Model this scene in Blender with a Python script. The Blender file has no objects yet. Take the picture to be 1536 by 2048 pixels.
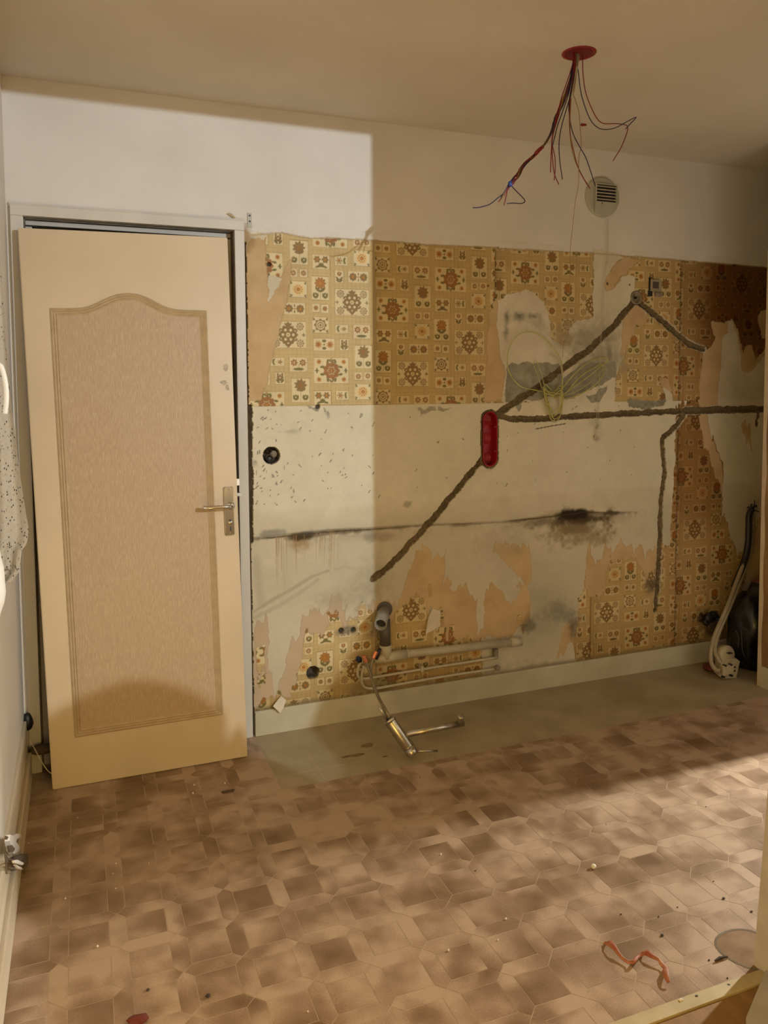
import bpy, bmesh, math, random
import numpy as np
from mathutils import Vector, Matrix

random.seed(7)
rng = np.random.default_rng(11)
SC = bpy.context.scene
COL = SC.collection

# ------------------------------------------------------------------ camera
F, PITCH, ROLL, YAW = 1571.455, 0.0642, 0.0062, 0.3698          # solved from the lines of the room
CX, CY, CZ = -0.6255, -3.0976, 1.3983
PPX, PPY = 768.0, 1024.0 - 142.64                                # principal point in the 1536 x 2048 frame
RW, RH = 1536.0, 2048.0


def cam_axes():
    def to_world(v):
        xr, yf, zr = v
        c, s = math.cos(ROLL), math.sin(ROLL)
        x, zu = c * xr + s * zr, -s * xr + c * zr
        c, s = math.cos(PITCH), math.sin(PITCH)
        y, z = c * yf + s * zu, -s * yf + c * zu
        c, s = math.cos(YAW), math.sin(YAW)
        return Vector((c * x + s * y, -s * x + c * y, z))
    return to_world((1, 0, 0)), to_world((0, 1, 0)), to_world((0, 0, 1))


AX, AY, AZ = cam_axes()
cam = bpy.data.cameras.new('camera')
camo = bpy.data.objects.new('camera', cam)
COL.objects.link(camo)
m = Matrix((AX, AZ, -AY)).transposed().to_4x4()
m.translation = (CX, CY, CZ)
camo.matrix_world = m
cam.sensor_fit = 'VERTICAL'
cam.sensor_height = 36.0
cam.lens = F * 36.0 / RH
cam.shift_x = 0.0
cam.shift_y = (PPY - RH / 2) / RH
cam.clip_start = 0.02
SC.camera = camo


def ray(px, py):
    return AX * ((px - PPX) / F) + AY + AZ * (-(py - PPY) / F)


def on(px, py, axis, val):
    d = ray(px, py)
    c = Vector((CX, CY, CZ))
    return c + d * ((val - c[axis]) / d[axis])


def at_x(px, py, X): return on(px, py, 0, X)
def at_y(px, py, Y): return on(px, py, 1, Y)
def at_z(px, py, Z=0.0): return on(px, py, 2, Z)


# ------------------------------------------------------------------ light
world = bpy.data.worlds.new('night')
SC.world = world
world.use_nodes = True
world.node_tree.nodes['Background'].inputs[0].default_value = (1.0, 0.62, 0.32, 1)
world.node_tree.nodes['Background'].inputs[1].default_value = 0.02

SC.view_settings.view_transform = 'Standard'
SC.view_settings.look = 'None'
SC.view_settings.exposure = 0.0
SC.view_settings.gamma = 1.0
SC.view_settings.use_curve_mapping = False


def lamp(name, loc, power, radius, color):
    l = bpy.data.lights.new(name, 'POINT')
    l.energy = power
    l.shadow_soft_size = radius
    l.color = color
    o = bpy.data.objects.new(name, l)
    COL.objects.link(o)
    o.location = loc
    return o


lamp('hall_bulb', (1.379, -4.2, 2.09), 310.0, 0.016, (0.83, 0.92, 1.0))          # white bulb in the hall behind the camera
lamp('side_room_bulb', (3.20, -0.895, 1.45), 345.0, 0.035, (1.0, 0.975, 0.87))    # bulb in the room past the right doorway
lamp('warm_fill', (-0.45, -2.45, 0.35), 23.0, 0.30, (1.0, 0.65, 0.20))       # added low warm fill in the hall, stands in for bounced light

# ------------------------------------------------------------------ helpers


def tag(o, label=None, cat=None, group=None, kind=None):
    if label: o['label'] = label
    if cat: o['category'] = cat
    if group: o['group'] = group
    if kind: o['kind'] = kind
    return o


def link(name, me, mat=None, parent=None):
    o = bpy.data.objects.new(name, me)
    COL.objects.link(o)
    if mat is not None:
        me.materials.clear()
        me.materials.append(mat)
    if parent is not None:
        o.parent = parent
        o.matrix_parent_inverse = Matrix.Translation(-Vector(parent.location)) if parent.type == 'EMPTY' else Matrix()
    return o


def mesh(name, V, Fc, mat=None, parent=None, smooth=False):
    me = bpy.data.meshes.new(name)
    me.from_pydata([tuple(v) for v in V], [], Fc)
    me.validate()
    bm = bmesh.new()
    bm.from_mesh(me)
    bmesh.ops.recalc_face_normals(bm, faces=bm.faces)
    bm.to_mesh(me)
    bm.free()
    if smooth:
        me.polygons.foreach_set('use_smooth', [True] * len(me.polygons))
    me.update()
    return link(name, me, mat, parent)


def empty(name, loc, label=None, cat=None, group=None):
    o = bpy.data.objects.new(name, None)
    COL.objects.link(o)
    o.location = loc
    o.empty_display_size = 0.05
    return tag(o, label, cat, group)


class G:
    """collects vertices and faces of one mesh"""
    def __init__(s): s.V, s.F = [], []

    def add(s, V, Fc):
        n = len(s.V)
        s.V += [tuple(v) for v in V]
        s.F += [tuple(i + n for i in f) for f in Fc]
        return s

    def box(s, a, b, bev=0.0):
        (x0, y0, z0), (x1, y1, z1) = a, b
        if bev <= 0:
            V = [(x, y, z) for z in (z0, z1) for y in (y0, y1) for x in (x0, x1)]
            return s.add(V, [(0, 2, 3, 1), (4, 5, 7, 6), (0, 1, 5, 4), (2, 6, 7, 3), (0, 4, 6, 2), (1, 3, 7, 5)])
        bm = bmesh.new()
        bmesh.ops.create_cube(bm, size=1)
        for v in bm.verts:
            v.co = ((x0 + x1) / 2 + v.co.x * (x1 - x0), (y0 + y1) / 2 + v.co.y * (y1 - y0), (z0 + z1) / 2 + v.co.z * (z1 - z0))
        bmesh.ops.bevel(bm, geom=bm.edges[:], offset=bev, segments=2, profile=0.6, affect='EDGES')
        bm.verts.index_update()
        s.add([v.co[:] for v in bm.verts], [[v.index for v in f.verts] for f in bm.faces])
        bm.free()
        return s

    def tube(s, P, r, n=8, cap=True, sx=1.0):
        P = [Vector(p) for p in P]
        R = r if isinstance(r, (list, tuple)) else [r] * len(P)
        t0 = (P[1] - P[0]).normalized()
        up = Vector((0, 0, 1)) if abs(t0.z) < 0.9 else Vector((1, 0, 0))
        a = t0.cross(up).normalized()
        V, Fc = [], []
        for i, p in enumerate(P):
            t = (P[min(i + 1, len(P) - 1)] - P[max(i - 1, 0)])
            if t.length < 1e-9: t = t0
            t = t.normalized()
            a = (a - t * a.dot(t))
            if a.length < 1e-6: a = t.orthogonal()
            a.normalize()
            b = t.cross(a)
            for k in range(n):
                w = 2 * math.pi * k / n
                V.append(p + (a * math.cos(w) * sx + b * math.sin(w)) * R[i])
        for i in range(len(P) - 1):
            for k in range(n):
                k2 = (k + 1) % n
                Fc.append((i * n + k, i * n + k2, (i + 1) * n + k2, (i + 1) * n + k))
        if cap:
            Fc.append(tuple(range(n))[::-1])
            Fc.append(tuple(range((len(P) - 1) * n, len(P) * n)))
        return s.add(V, Fc)

    def lathe(s, o, axis, prof, n=24, cap0=True, cap1=True):
        """profile of (distance along the axis, radius)"""
        o, axis = Vector(o), Vector(axis).normalized()
        a = axis.orthogonal().normalized()
        b = axis.cross(a)
        V, Fc = [], []
        for d, r in prof:
            for k in range(n):
                w = 2 * math.pi * k / n
                V.append(o + axis * d + (a * math.cos(w) + b * math.sin(w)) * r)
        for i in range(len(prof) - 1):
            for k in range(n):
                k2 = (k + 1) % n
                Fc.append((i * n + k, i * n + k2, (i + 1) * n + k2, (i + 1) * n + k))
        if cap0: Fc.append(tuple(range(n))[::-1])
        if cap1: Fc.append(tuple(range((len(prof) - 1) * n, len(prof) * n)))
        return s.add(V, Fc)

    def prism(s, poly, z0, z1):
        n = len(poly)
        V = [(x, y, z0) for x, y in poly] + [(x, y, z1) for x, y in poly]
        return s.add(V, [tuple(range(n))[::-1], tuple(range(n, 2 * n))] + [(i, (i + 1) % n, n + (i + 1) % n, n + i) for i in range(n)])

    def lump(s, c, r, seed, nu=8, nv=5, sq=(1, 1, 1)):
        rr = random.Random(seed)
        V, Fc = [], []
        V.append((c[0], c[1], c[2] - r * sq[2]))
        for j in range(1, nv):
            th = math.pi * j / nv
            for i in range(nu):
                ph = 2 * math.pi * i / nu
                q = r * rr.uniform(0.75, 1.15)
                V.append((c[0] + q * sq[0] * math.sin(th) * math.cos(ph), c[1] + q * sq[1] * math.sin(th) * math.sin(ph), c[2] - r * sq[2] * math.cos(th)))
        V.append((c[0], c[1], c[2] + r * sq[2]))
        for i in range(nu):
            Fc.append((0, 1 + (i + 1) % nu, 1 + i))
            for j in range(nv - 2):
                a = 1 + j * nu
                Fc.append((a + i, a + (i + 1) % nu, a + nu + (i + 1) % nu, a + nu + i))
            a = 1 + (nv - 2) * nu
            Fc.append((a + i, a + (i + 1) % nu, len(V) - 1))
        return s.add(V, Fc)

    def build(s, name, mat=None, parent=None, smooth=False):
        return mesh(name, s.V, s.F, mat, parent, smooth)


def spline(P, n=6, closed=False):
    P = [Vector(p) for p in P]
    out = []
    N = len(P)
    rng_ = range(N) if closed else range(N - 1)
    for i in rng_:
        if closed:
            p0, p1, p2, p3 = P[(i - 1) % N], P[i], P[(i + 1) % N], P[(i + 2) % N]
        else:
            p0, p1, p2, p3 = P[max(i - 1, 0)], P[i], P[i + 1], P[min(i + 2, N - 1)]
        for k in range(n):
            t = k / n
            out.append(0.5 * ((2 * p1) + (p2 - p0) * t + (2 * p0 - 5 * p1 + 4 * p2 - p3) * t * t + (3 * p1 - p0 - 3 * p2 + p3) * t ** 3))
    out.append(P[0] if closed else P[-1])
    return out


# ------------------------------------------------------------------ materials


def mat(name, base, rough=0.6, metal=0.0, base2=None, scale=8.0, stretch=(1, 1, 1), lo=0.35, hi=0.65, bump=0.0, bscale=60.0, detail=4.0, spec=0.5, trans=0.0):
    mt = bpy.data.materials.new(name)
    mt.use_nodes = True
    nt = mt.node_tree
    b = nt.nodes['Principled BSDF']
    b.inputs['Base Color'].default_value = (*base, 1)
    b.inputs['Roughness'].default_value = rough
    b.inputs['Metallic'].default_value = metal
    b.inputs['Specular IOR Level'].default_value = spec
    if trans: b.inputs['Transmission Weight'].default_value = trans
    geo = nt.nodes.new('ShaderNodeNewGeometry')
    mp = nt.nodes.new('ShaderNodeMapping')
    mp.inputs['Scale'].default_value = stretch
    nt.links.new(geo.outputs['Position'], mp.inputs['Vector'])
    if base2 is not None:
        nz = nt.nodes.new('ShaderNodeTexNoise')
        nz.inputs['Scale'].default_value = scale
        nz.inputs['Detail'].default_value = detail
        nt.links.new(mp.outputs[0], nz.inputs['Vector'])
        rp = nt.nodes.new('ShaderNodeValToRGB')
        rp.color_ramp.elements[0].position = lo
        rp.color_ramp.elements[1].position = hi
        rp.color_ramp.elements[0].color = (*base, 1)
        rp.color_ramp.elements[1].color = (*base2, 1)
        nt.links.new(nz.outputs['Fac'], rp.inputs[0])
        nt.links.new(rp.outputs[0], b.inputs['Base Color'])
    if bump:
        n2 = nt.nodes.new('ShaderNodeTexNoise')
        n2.inputs['Scale'].default_value = bscale
        n2.inputs['Detail'].default_value = 3
        nt.links.new(mp.outputs[0], n2.inputs['Vector'])
        bp = nt.nodes.new('ShaderNodeBump')
        bp.inputs['Strength'].default_value = bump
        bp.inputs['Distance'].default_value = 0.002
        nt.links.new(n2.outputs['Fac'], bp.inputs['Height'])
        nt.links.new(bp.outputs[0], b.inputs['Normal'])
    return mt


def mat_attr(name, rough=0.85, bump=0.15, bscale=140.0, spec=0.3):
    mt = mat(name, (0.5, 0.5, 0.5), rough, bump=bump, bscale=bscale, spec=spec)
    nt = mt.node_tree
    a = nt.nodes.new('ShaderNodeAttribute')
    a.attribute_name = 'Col'
    nt.links.new(a.outputs['Color'], nt.nodes['Principled BSDF'].inputs['Base Color'])
    return mt


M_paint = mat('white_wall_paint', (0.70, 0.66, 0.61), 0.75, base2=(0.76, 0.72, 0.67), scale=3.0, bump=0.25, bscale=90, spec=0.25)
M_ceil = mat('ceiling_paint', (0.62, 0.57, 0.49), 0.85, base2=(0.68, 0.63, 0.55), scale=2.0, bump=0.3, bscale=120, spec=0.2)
M_left = mat('left_wall_paint', (0.68, 0.62, 0.54), 0.7, base2=(0.74, 0.69, 0.61), scale=3.0, bump=0.2, bscale=50, spec=0.3)
M_base = mat('cream_skirting', (0.46, 0.41, 0.28), 0.55, base2=(0.56, 0.51, 0.37), scale=6.0, bump=0.1, bscale=80)
M_leftbase = mat('old_cream_wood', (0.48, 0.40, 0.28), 0.5, base2=(0.62, 0.53, 0.40), scale=5.0, stretch=(1, 0.3, 3), bump=0.2)
M_frame = mat('grey_white_gloss', (0.58, 0.54, 0.48), 0.45, base2=(0.65, 0.61, 0.55), scale=4.0, stretch=(1, 1, 0.3), bump=0.1)
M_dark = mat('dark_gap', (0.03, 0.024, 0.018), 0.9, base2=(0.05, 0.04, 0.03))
M_rebate = mat('brown_rebate', (0.13, 0.10, 0.07), 0.7, base2=(0.2, 0.16, 0.11), scale=20)
M_leaf = mat('cream_door_paint', (0.60, 0.48, 0.31), 0.4, base2=(0.66, 0.53, 0.35), scale=3.0, bump=0.12, bscale=60)
M_mould = mat('door_moulding', (0.45, 0.33, 0.18), 0.45, base2=(0.51, 0.38, 0.22), scale=30.0)
M_panel = mat('door_panel_grain', (0.45, 0.32, 0.185), 0.5, base2=(0.60, 0.45, 0.285), scale=620.0, stretch=(1, 1, 0.03), lo=0.45, hi=0.8, bump=0.2, bscale=200, detail=2)
M_chrome = mat('chrome', (0.72, 0.70, 0.67), 0.16, 1.0, base2=(0.62, 0.60, 0.56), scale=12)
M_chrome_dull = mat('dusty_chrome', (0.48, 0.43, 0.34), 0.3, 1.0, base2=(0.60, 0.55, 0.46), scale=40)
M_black = mat('black_plastic', (0.012, 0.012, 0.014), 0.45, base2=(0.022, 0.02, 0.02))
M_bag = mat('black_sack', (0.006, 0.006, 0.009), 0.28, base2=(0.012, 0.011, 0.013), scale=10, bump=0.6, bscale=25)
M_maroon = mat('maroon_cloth', (0.12, 0.02, 0.015), 0.8, base2=(0.18, 0.04, 0.03), scale=30)
M_red = mat('red_plastic', (0.22, 0.006, 0.010), 0.4, base2=(0.27, 0.008, 0.012), scale=12)
M_redbox = mat('red_wall_box_plastic', (0.36, 0.004, 0.012), 0.5, base2=(0.28, 0.003, 0.01), scale=20)
M_wred = mat('red_insulation', (0.19, 0.010, 0.012), 0.45, base2=(0.24, 0.012, 0.014))
M_wblue = mat('navy_insulation', (0.016, 0.014, 0.05), 0.4, base2=(0.022, 0.02, 0.07))
M_wblk = mat('black_insulation', (0.016, 0.012, 0.012), 0.4, base2=(0.024, 0.018, 0.018))
M_wyel = mat('yellow_green_insulation', (0.32, 0.22, 0.04), 0.45, base2=(0.26, 0.24, 0.05), scale=60)
M_tie = mat('blue_tape', (0.02, 0.05, 0.22), 0.4, base2=(0.03, 0.07, 0.27))
M_string = mat('yellow_string', (0.34, 0.23, 0.08), 0.7, base2=(0.42, 0.30, 0.12), scale=80)
M_coil = mat('yellow_green_cable', (0.46, 0.42, 0.11), 0.45, base2=(0.56, 0.51, 0.18), scale=30)
M_nylon = mat('pale_cord', (0.46, 0.40, 0.30), 0.6, base2=(0.5, 0.44, 0.34))
M_vent = mat('vent_plastic', (0.42, 0.40, 0.32), 0.4, base2=(0.48, 0.46, 0.37), scale=15)
M_ventslat = mat('vent_louvre_plastic', (0.55, 0.50, 0.36), 0.4, base2=(0.6, 0.55, 0.42))
M_pvc = mat('grey_pvc', (0.27, 0.255, 0.22), 0.4, base2=(0.33, 0.31, 0.27), scale=25)
M_pvcdark = mat('dark_grey_pvc', (0.085, 0.07, 0.055), 0.5, base2=(0.11, 0.09, 0.07), scale=20)
M_pvcw = mat('cream_painted_pipe', (0.46, 0.40, 0.27), 0.45, base2=(0.54, 0.48, 0.34), scale=14, bump=0.15)
M_copper = mat('copper_end', (0.75, 0.25, 0.13), 0.35, 0.7, base2=(0.85, 0.34, 0.2), scale=60)
M_hose = mat('grey_hose', (0.24, 0.19, 0.12), 0.4, 0.4, base2=(0.30, 0.25, 0.17), scale=90)
M_ivory = mat('ivory_plastic', (0.40, 0.33, 0.20), 0.45, base2=(0.46, 0.38, 0.24), scale=20)
M_conduit = mat('ivory_conduit', (0.31, 0.25, 0.155), 0.5, base2=(0.38, 0.31, 0.20), scale=18)
M_white = mat('white_plastic', (0.72, 0.70, 0.66), 0.4, base2=(0.78, 0.75, 0.70), scale=10)
M_crumb = mat('white_crumb', (0.72, 0.68, 0.60), 0.9, base2=(0.8, 0.77, 0.7), scale=80)
M_grit = mat('dark_grit', (0.045, 0.035, 0.028), 0.9, base2=(0.08, 0.06, 0.05), scale=80)
M_peel = mat('red_brown_peel', (0.30, 0.075, 0.028), 0.6, base2=(0.44, 0.19, 0.10), scale=35)
M_brown = mat('brown_rag', (0.08, 0.05, 0.03), 0.9, base2=(0.12, 0.08, 0.05), scale=40)
M_lino = mat('bare_beige_lino', (0.30, 0.235, 0.135), 0.5, base2=(0.43, 0.35, 0.22), scale=4.5, lo=0.3, hi=0.7, bump=0.15, bscale=50)
M_grout = mat('floor_joint', (0.42, 0.31, 0.215), 0.6, base2=(0.48, 0.36, 0.255), scale=9)
M_wood = mat('hall_floor_wood', (0.22, 0.12, 0.035), 0.5, base2=(0.30, 0.17, 0.06), scale=6, stretch=(8, 0.6, 1))
M_bar = mat('worn_wooden_bar', (0.42, 0.34, 0.18), 0.6, base2=(0.54, 0.45, 0.27), scale=12)
M_jamb = mat('grey_white_jamb', (0.42, 0.39, 0.36), 0.7, base2=(0.48, 0.45, 0.42), scale=14, bump=0.2, bscale=120)
M_mud = mat('mortar_grey', (0.20, 0.165, 0.11), 0.95, base2=(0.30, 0.25, 0.18), scale=40)
M_blocker = mat('blocker_tan', (0.34, 0.26, 0.14), 0.9, base2=(0.40, 0.31, 0.17), scale=6)
M_ring = mat('grey_dirt_ring', (0.14, 0.105, 0.07), 0.95, base2=(0.22, 0.17, 0.12), scale=14)
M_pillar = mat('stained_tan_paper', (0.22, 0.12, 0.04), 0.8, base2=(0.32, 0.20, 0.08), scale=9, stretch=(1, 1, 0.6))
M_flap = mat('torn_paper_back', (0.62, 0.54, 0.40), 0.8, base2=(0.68, 0.60, 0.46), scale=30)
M_roomwall = mat('hall_wall_paint', (0.40, 0.28, 0.09), 0.85, base2=(0.46, 0.33, 0.11), scale=2)
M_sideroom = mat('dark_side_room', (0.07, 0.045, 0.025), 0.7, base2=(0.11, 0.07, 0.04), scale=3)  # unseen side room made dark to cut bounced light


def tile_material(name, off):
    mt = bpy.data.materials.new(name)
    mt.use_nodes = True
    nt = mt.node_tree
    N, L = nt.nodes, nt.links
    b = N['Principled BSDF']
    b.inputs['Roughness'].default_value = 0.48
    b.inputs['Specular IOR Level'].default_value = 0.4
    geo = N.new('ShaderNodeNewGeometry')
    oi = N.new('ShaderNodeObjectInfo')
    n1 = N.new('ShaderNodeTexNoise'); n1.inputs['Scale'].default_value = 7.5; n1.inputs['Detail'].default_value = 2.0
    n2 = N.new('ShaderNodeTexNoise'); n2.inputs['Scale'].default_value = 190; n2.inputs['Detail'].default_value = 2.0
    n3 = N.new('ShaderNodeTexNoise'); n3.inputs['Scale'].default_value = 1.3; n3.inputs['Detail'].default_value = 2.0
    # shift the cloudy print from tile to tile so that it breaks at the joints
    add = N.new('ShaderNodeMath'); add.operation = 'ADD'
    L.new(oi.outputs['Random'], add.inputs[0]); L.new(geo.outputs['Random Per Island'], add.inputs[1])
    cmb = N.new('ShaderNodeCombineXYZ')
    mul = N.new('ShaderNodeMath'); mul.operation = 'MULTIPLY'; mul.inputs[1].default_value = 0.10
    L.new(add.outputs[0], mul.inputs[0]); L.new(mul.outputs[0], cmb.inputs[0]); L.new(mul.outputs[0], cmb.inputs[2])
    va = N.new('ShaderNodeVectorMath'); va.operation = 'ADD'
    L.new(geo.outputs['Position'], va.inputs[0]); L.new(cmb.outputs[0], va.inputs[1])
    L.new(va.outputs[0], n1.inputs['Vector']); L.new(geo.outputs['Position'], n2.inputs['Vector']); L.new(geo.outputs['Position'], n3.inputs['Vector'])

    def madd(a, k, c):
        x = N.new('ShaderNodeMath'); x.operation = 'MULTIPLY_ADD'; x.inputs[1].default_value = k
        L.new(a, x.inputs[0])
        if isinstance(c, float): x.inputs[2].default_value = c
        else: L.new(c, x.inputs[2])
        return x.outputs[0]
    f = madd(n1.outputs['Fac'], 1.9, -0.62 + off)
    f = madd(add.outputs[0], 0.13, f)
    f = madd(n2.outputs['Fac'], 0.30, f)
    f = madd(n3.outputs['Fac'], 0.35, f)
    rp = N.new('ShaderNodeValToRGB')
    cr = rp.color_ramp
    cr.elements[0].position = 0.28; cr.elements[0].color = (0.172, 0.100, 0.050, 1)
    cr.elements[1].position = 1.0; cr.elements[1].color = (0.46, 0.33, 0.225, 1)
    e = cr.elements.new(0.62); e.color = (0.268, 0.172, 0.104, 1)
    L.new(f, rp.inputs[0]); L.new(rp.outputs[0], b.inputs['Base Color'])
    bp = N.new('ShaderNodeBump'); bp.inputs['Strength'].default_value = 0.12; bp.inputs['Distance'].default_value = 0.002
    L.new(n2.outputs['Fac'], bp.inputs['Height']); L.new(bp.outputs[0], b.inputs['Normal'])
    return mt


M_tile = tile_material('printed_square_vinyl', -0.03)
M_bord = tile_material('printed_border_vinyl', 0.06)


def dotted_material():
    mt = mat('dotted_white_cloth', (0.60, 0.56, 0.50), 0.8)
    nt = mt.node_tree
    N, L = nt.nodes, nt.links
    tc = N.new('ShaderNodeNewGeometry')
    mp = N.new('ShaderNodeMapping'); mp.inputs['Scale'].default_value = (230, 0, 110)
    L.new(tc.outputs['Position'], mp.inputs['Vector'])
    vo = N.new('ShaderNodeTexVoronoi'); vo.inputs['Scale'].default_value = 1.0
    L.new(mp.outputs[0], vo.inputs['Vector'])
    sep = N.new('ShaderNodeSeparateColor'); L.new(vo.outputs['Color'], sep.inputs[0])
    th = N.new('ShaderNodeMath'); th.operation = 'LESS_THAN'; th.inputs[1].default_value = 0.30
    L.new(vo.outputs['Distance'], th.inputs[0])
    rp = N.new('ShaderNodeValToRGB')
    rp.color_ramp.elements[0].color = (0.02, 0.018, 0.015, 1)
    rp.color_ramp.elements[0].position = 0.25
    rp.color_ramp.elements[1].color = (0.40, 0.34, 0.26, 1)
    rp.color_ramp.elements[1].position = 0.5
    L.new(sep.outputs[0], rp.inputs[0])
    mx = N.new('ShaderNodeMix'); mx.data_type = 'RGBA'
    mx.inputs['A'].default_value = (0.44, 0.40, 0.34, 1)
    L.new(th.outputs[0], mx.inputs['Factor']); L.new(rp.outputs[0], mx.inputs['B'])
    L.new(mx.outputs['Result'], N['Principled BSDF'].inputs['Base Color'])
    return mt


M_dots = dotted_material()

# ------------------------------------------------------------------ room shell
XL, XR, YF, H = -0.845, 2.32, -1.72, 2.5


def struct(name, g, mt, label=None):
    o = g.build(name, mt) if isinstance(g, G) else g
    tag(o, label, None, None, 'structure')
    return o


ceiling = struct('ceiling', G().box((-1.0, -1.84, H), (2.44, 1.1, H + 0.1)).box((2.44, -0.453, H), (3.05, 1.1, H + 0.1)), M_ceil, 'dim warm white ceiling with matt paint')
struct('ceiling_side_room', G().box((2.44, -1.73, H), (5.6, -0.453, H + 0.1)).box((3.05, -0.453, H), (5.6, 1.1, H + 0.1)), M_sideroom, 'dark ceiling of the room past the right doorway')
struct('ceiling_hall', G().box((-1.0, -6.2, H), (5.6, -1.84, H + 0.1)), M_roomwall, 'warm ceiling of the hall behind the camera')
wall_left = struct('wall_left', G().box((XL - 0.12, -1.84, 0), (XL, 0.15, H)), M_left, 'cream painted wall along the left edge')
gf = G()
gf.box((0.90, -1.84, 0), (5.6, YF, H)).box((XL, -1.84, 2.30), (0.90, YF, H))
# the opening's right jamb, slightly out of plumb
j0, j1 = 0.862, 0.899
gf.add([(j0, YF, 0.0), (j1, YF, 0.5), (0.90, YF, 2.30), (0.91, YF, 2.30), (0.91, YF, 0), (j0, -1.84, 0.0), (j1, -1.84, 0.5), (0.90, -1.84, 2.30), (0.91, -1.84, 2.30), (0.91, -1.84, 0)],
       [(0, 1, 4), (1, 3, 4), (1, 2, 3), (5, 9, 6), (6, 9, 8), (6, 8, 7), (0, 5, 6, 1), (1, 6, 7, 2), (2, 7, 8, 3), (0, 4, 9, 5), (4, 3, 8, 9)])
wall_front = struct('wall_front', gf, M_jamb, 'grey white end of the partition wall at the right edge')
wall_right = struct('wall_right', G().box((XR, -0.90, 0), (XR + 0.12, -0.353, H)).box((XR, YF, 1.62), (XR + 0.12, -0.90, H)).box((XR, -0.353 - 0.10, 0), (2.95, -0.353, H)).box((2.95, -0.453, 0), (3.05, 0.1, H)),  # unseen doorway head set low to hold the side bulb off the ceiling
                    M_paint, 'dim wall return at the right edge with tan paper')
G().box((XR - 0.002, -0.90, 0.10), (XR, -0.372, 1.99)).build('tan_paper', M_pillar, wall_right)
bead = G()
for k in range(24):
    z0, z1 = 0.0 + k * 0.0845, 0.0 + (k + 1) * 0.0845
    w0, w1 = 0.020 + 0.004 * math.sin(k * 1.7), 0.020 + 0.004 * math.sin((k + 1) * 1.7)
    bead.add([(XR - 0.004, -0.353, z0), (XR - 0.004, -0.353 - w0, z0), (XR - 0.004, -0.353 - w1, z1), (XR - 0.004, -0.353, z1),
              (XR + 0.01, -0.350, z0), (XR + 0.01, -0.353 - w0, z0), (XR + 0.01, -0.353 - w1, z1), (XR + 0.01, -0.350, z1)],
             [(0, 1, 2, 3), (4, 7, 6, 5), (0, 3, 7, 4), (1, 5, 6, 2)])
bead.build('corner_bead', mat('pale_corner_plaster', (0.55, 0.45, 0.30), 0.8, base2=(0.62, 0.52, 0.37), scale=20), wall_right)
# the hall behind the camera and the room to the right
struct('wall_hall', G().box((XL, -6.2, 0), (3.3, -6.1, H)).box((XL - 0.12, -6.2, 0), (XL, -1.84, H)).box((3.2, -6.1, 0), (3.3, -1.84, H)), M_roomwall, 'warm painted wall of the hall behind the camera')
struct('wall_side_room', G().box((5.5, YF, 0), (5.6, 0.6, H)).box((2.44, 0.4, 0), (5.5, 0.5, H)).box((2.44, -1.73, 0), (5.5, YF, H)), M_sideroom, 'painted wall of the room past the right doorway')
struct('wall_corridor', G().box((-1.2, 0.95, 0), (0.4, 1.05, H)).box((-1.2, 0.1, 0), (-1.1, 0.95, H)).box((0.3, 0.1, 0), (0.4, 0.95, H)), M_dark, 'dark space behind the door frame')  # walls coloured near black for the unlit darkness behind the frame
floor = struct('floor', G().box((XL, -1.742, -0.06), (2.44, 0.9, -0.0005)).box((2.44, -0.453, -0.06), (3.05, 0.9, -0.0005)), M_grout, 'brown vinyl floor printed as squares and long hexagons')
struct('floor_side_room', G().box((2.44, -1.742, -0.06), (5.5, -0.453, -0.0005)).box((3.05, -0.453, -0.06), (5.5, 0.9, -0.0005)), M_sideroom, 'dark floor of the room past the right doorway')
struct('floor_hall', G().box((XL, -6.2, -0.06), (3.3, -1.80, -0.002)), M_wood, 'brown wooden floor beyond the opening')
G().prism([(0.0, -0.470), (2.95, -0.470), (2.95, 0.02), (0.004, 0.02)], -0.001, 0.0002).build('bare_lino_strip', M_lino, floor)['label'] = 'plain beige lino strip along the skirting'
lj = G()
for (x, y0, y1) in ((0.16, -0.46, -0.012), (0.62, -0.46, -0.012), (1.08, -0.46, -0.012), (1.54, -0.46, -0.012), (2.0, -0.46, -0.012)):
    lj.box((x, y0, 0.0001), (x + 0.002, y1, 0.0005))
lj.box((0.01, -0.375, 0.0001), (2.3, -0.373, 0.0005))
o = lj.build('lino_seam', M_grout, floor); o['kind'] = 'stuff'

# --- printed tiles of the vinyl, each a thin piece
TP, TOX, TOY = 0.1415, 0.4209, -1.0908
TS = TP * 0.69 / 2            # half side of a square
GAP = 0.0011


def clip(poly, x0, x1, y0, y1):
    for ax, lim, sg in ((0, x0, 1), (0, x1, -1), (1, y0, 1), (1, y1, -1)):
        out = []
        for i in range(len(poly)):
            a, b = poly[i], poly[(i + 1) % len(poly)]
            ia, ib = (a[ax] - lim) * sg >= 0, (b[ax] - lim) * sg >= 0
            if ia: out.append(a)
            if ia != ib:
                t = (lim - a[ax]) / (b[ax] - a[ax])
                out.append((a[0] + (b[0] - a[0]) * t, a[1] + (b[1] - a[1]) * t))
        poly = out
        if len(poly) < 3: return None
    return poly


def tile_mesh(poly, name, mt=None):
    g = G().prism(poly, -0.0012, 0.0)
    n = len(poly)
    g.F = g.F[1:]
    me = bpy.data.meshes.new(name)
    me.from_pydata(g.V, [], g.F)
    me.materials.append(mt or M_tile)
    return me


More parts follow.
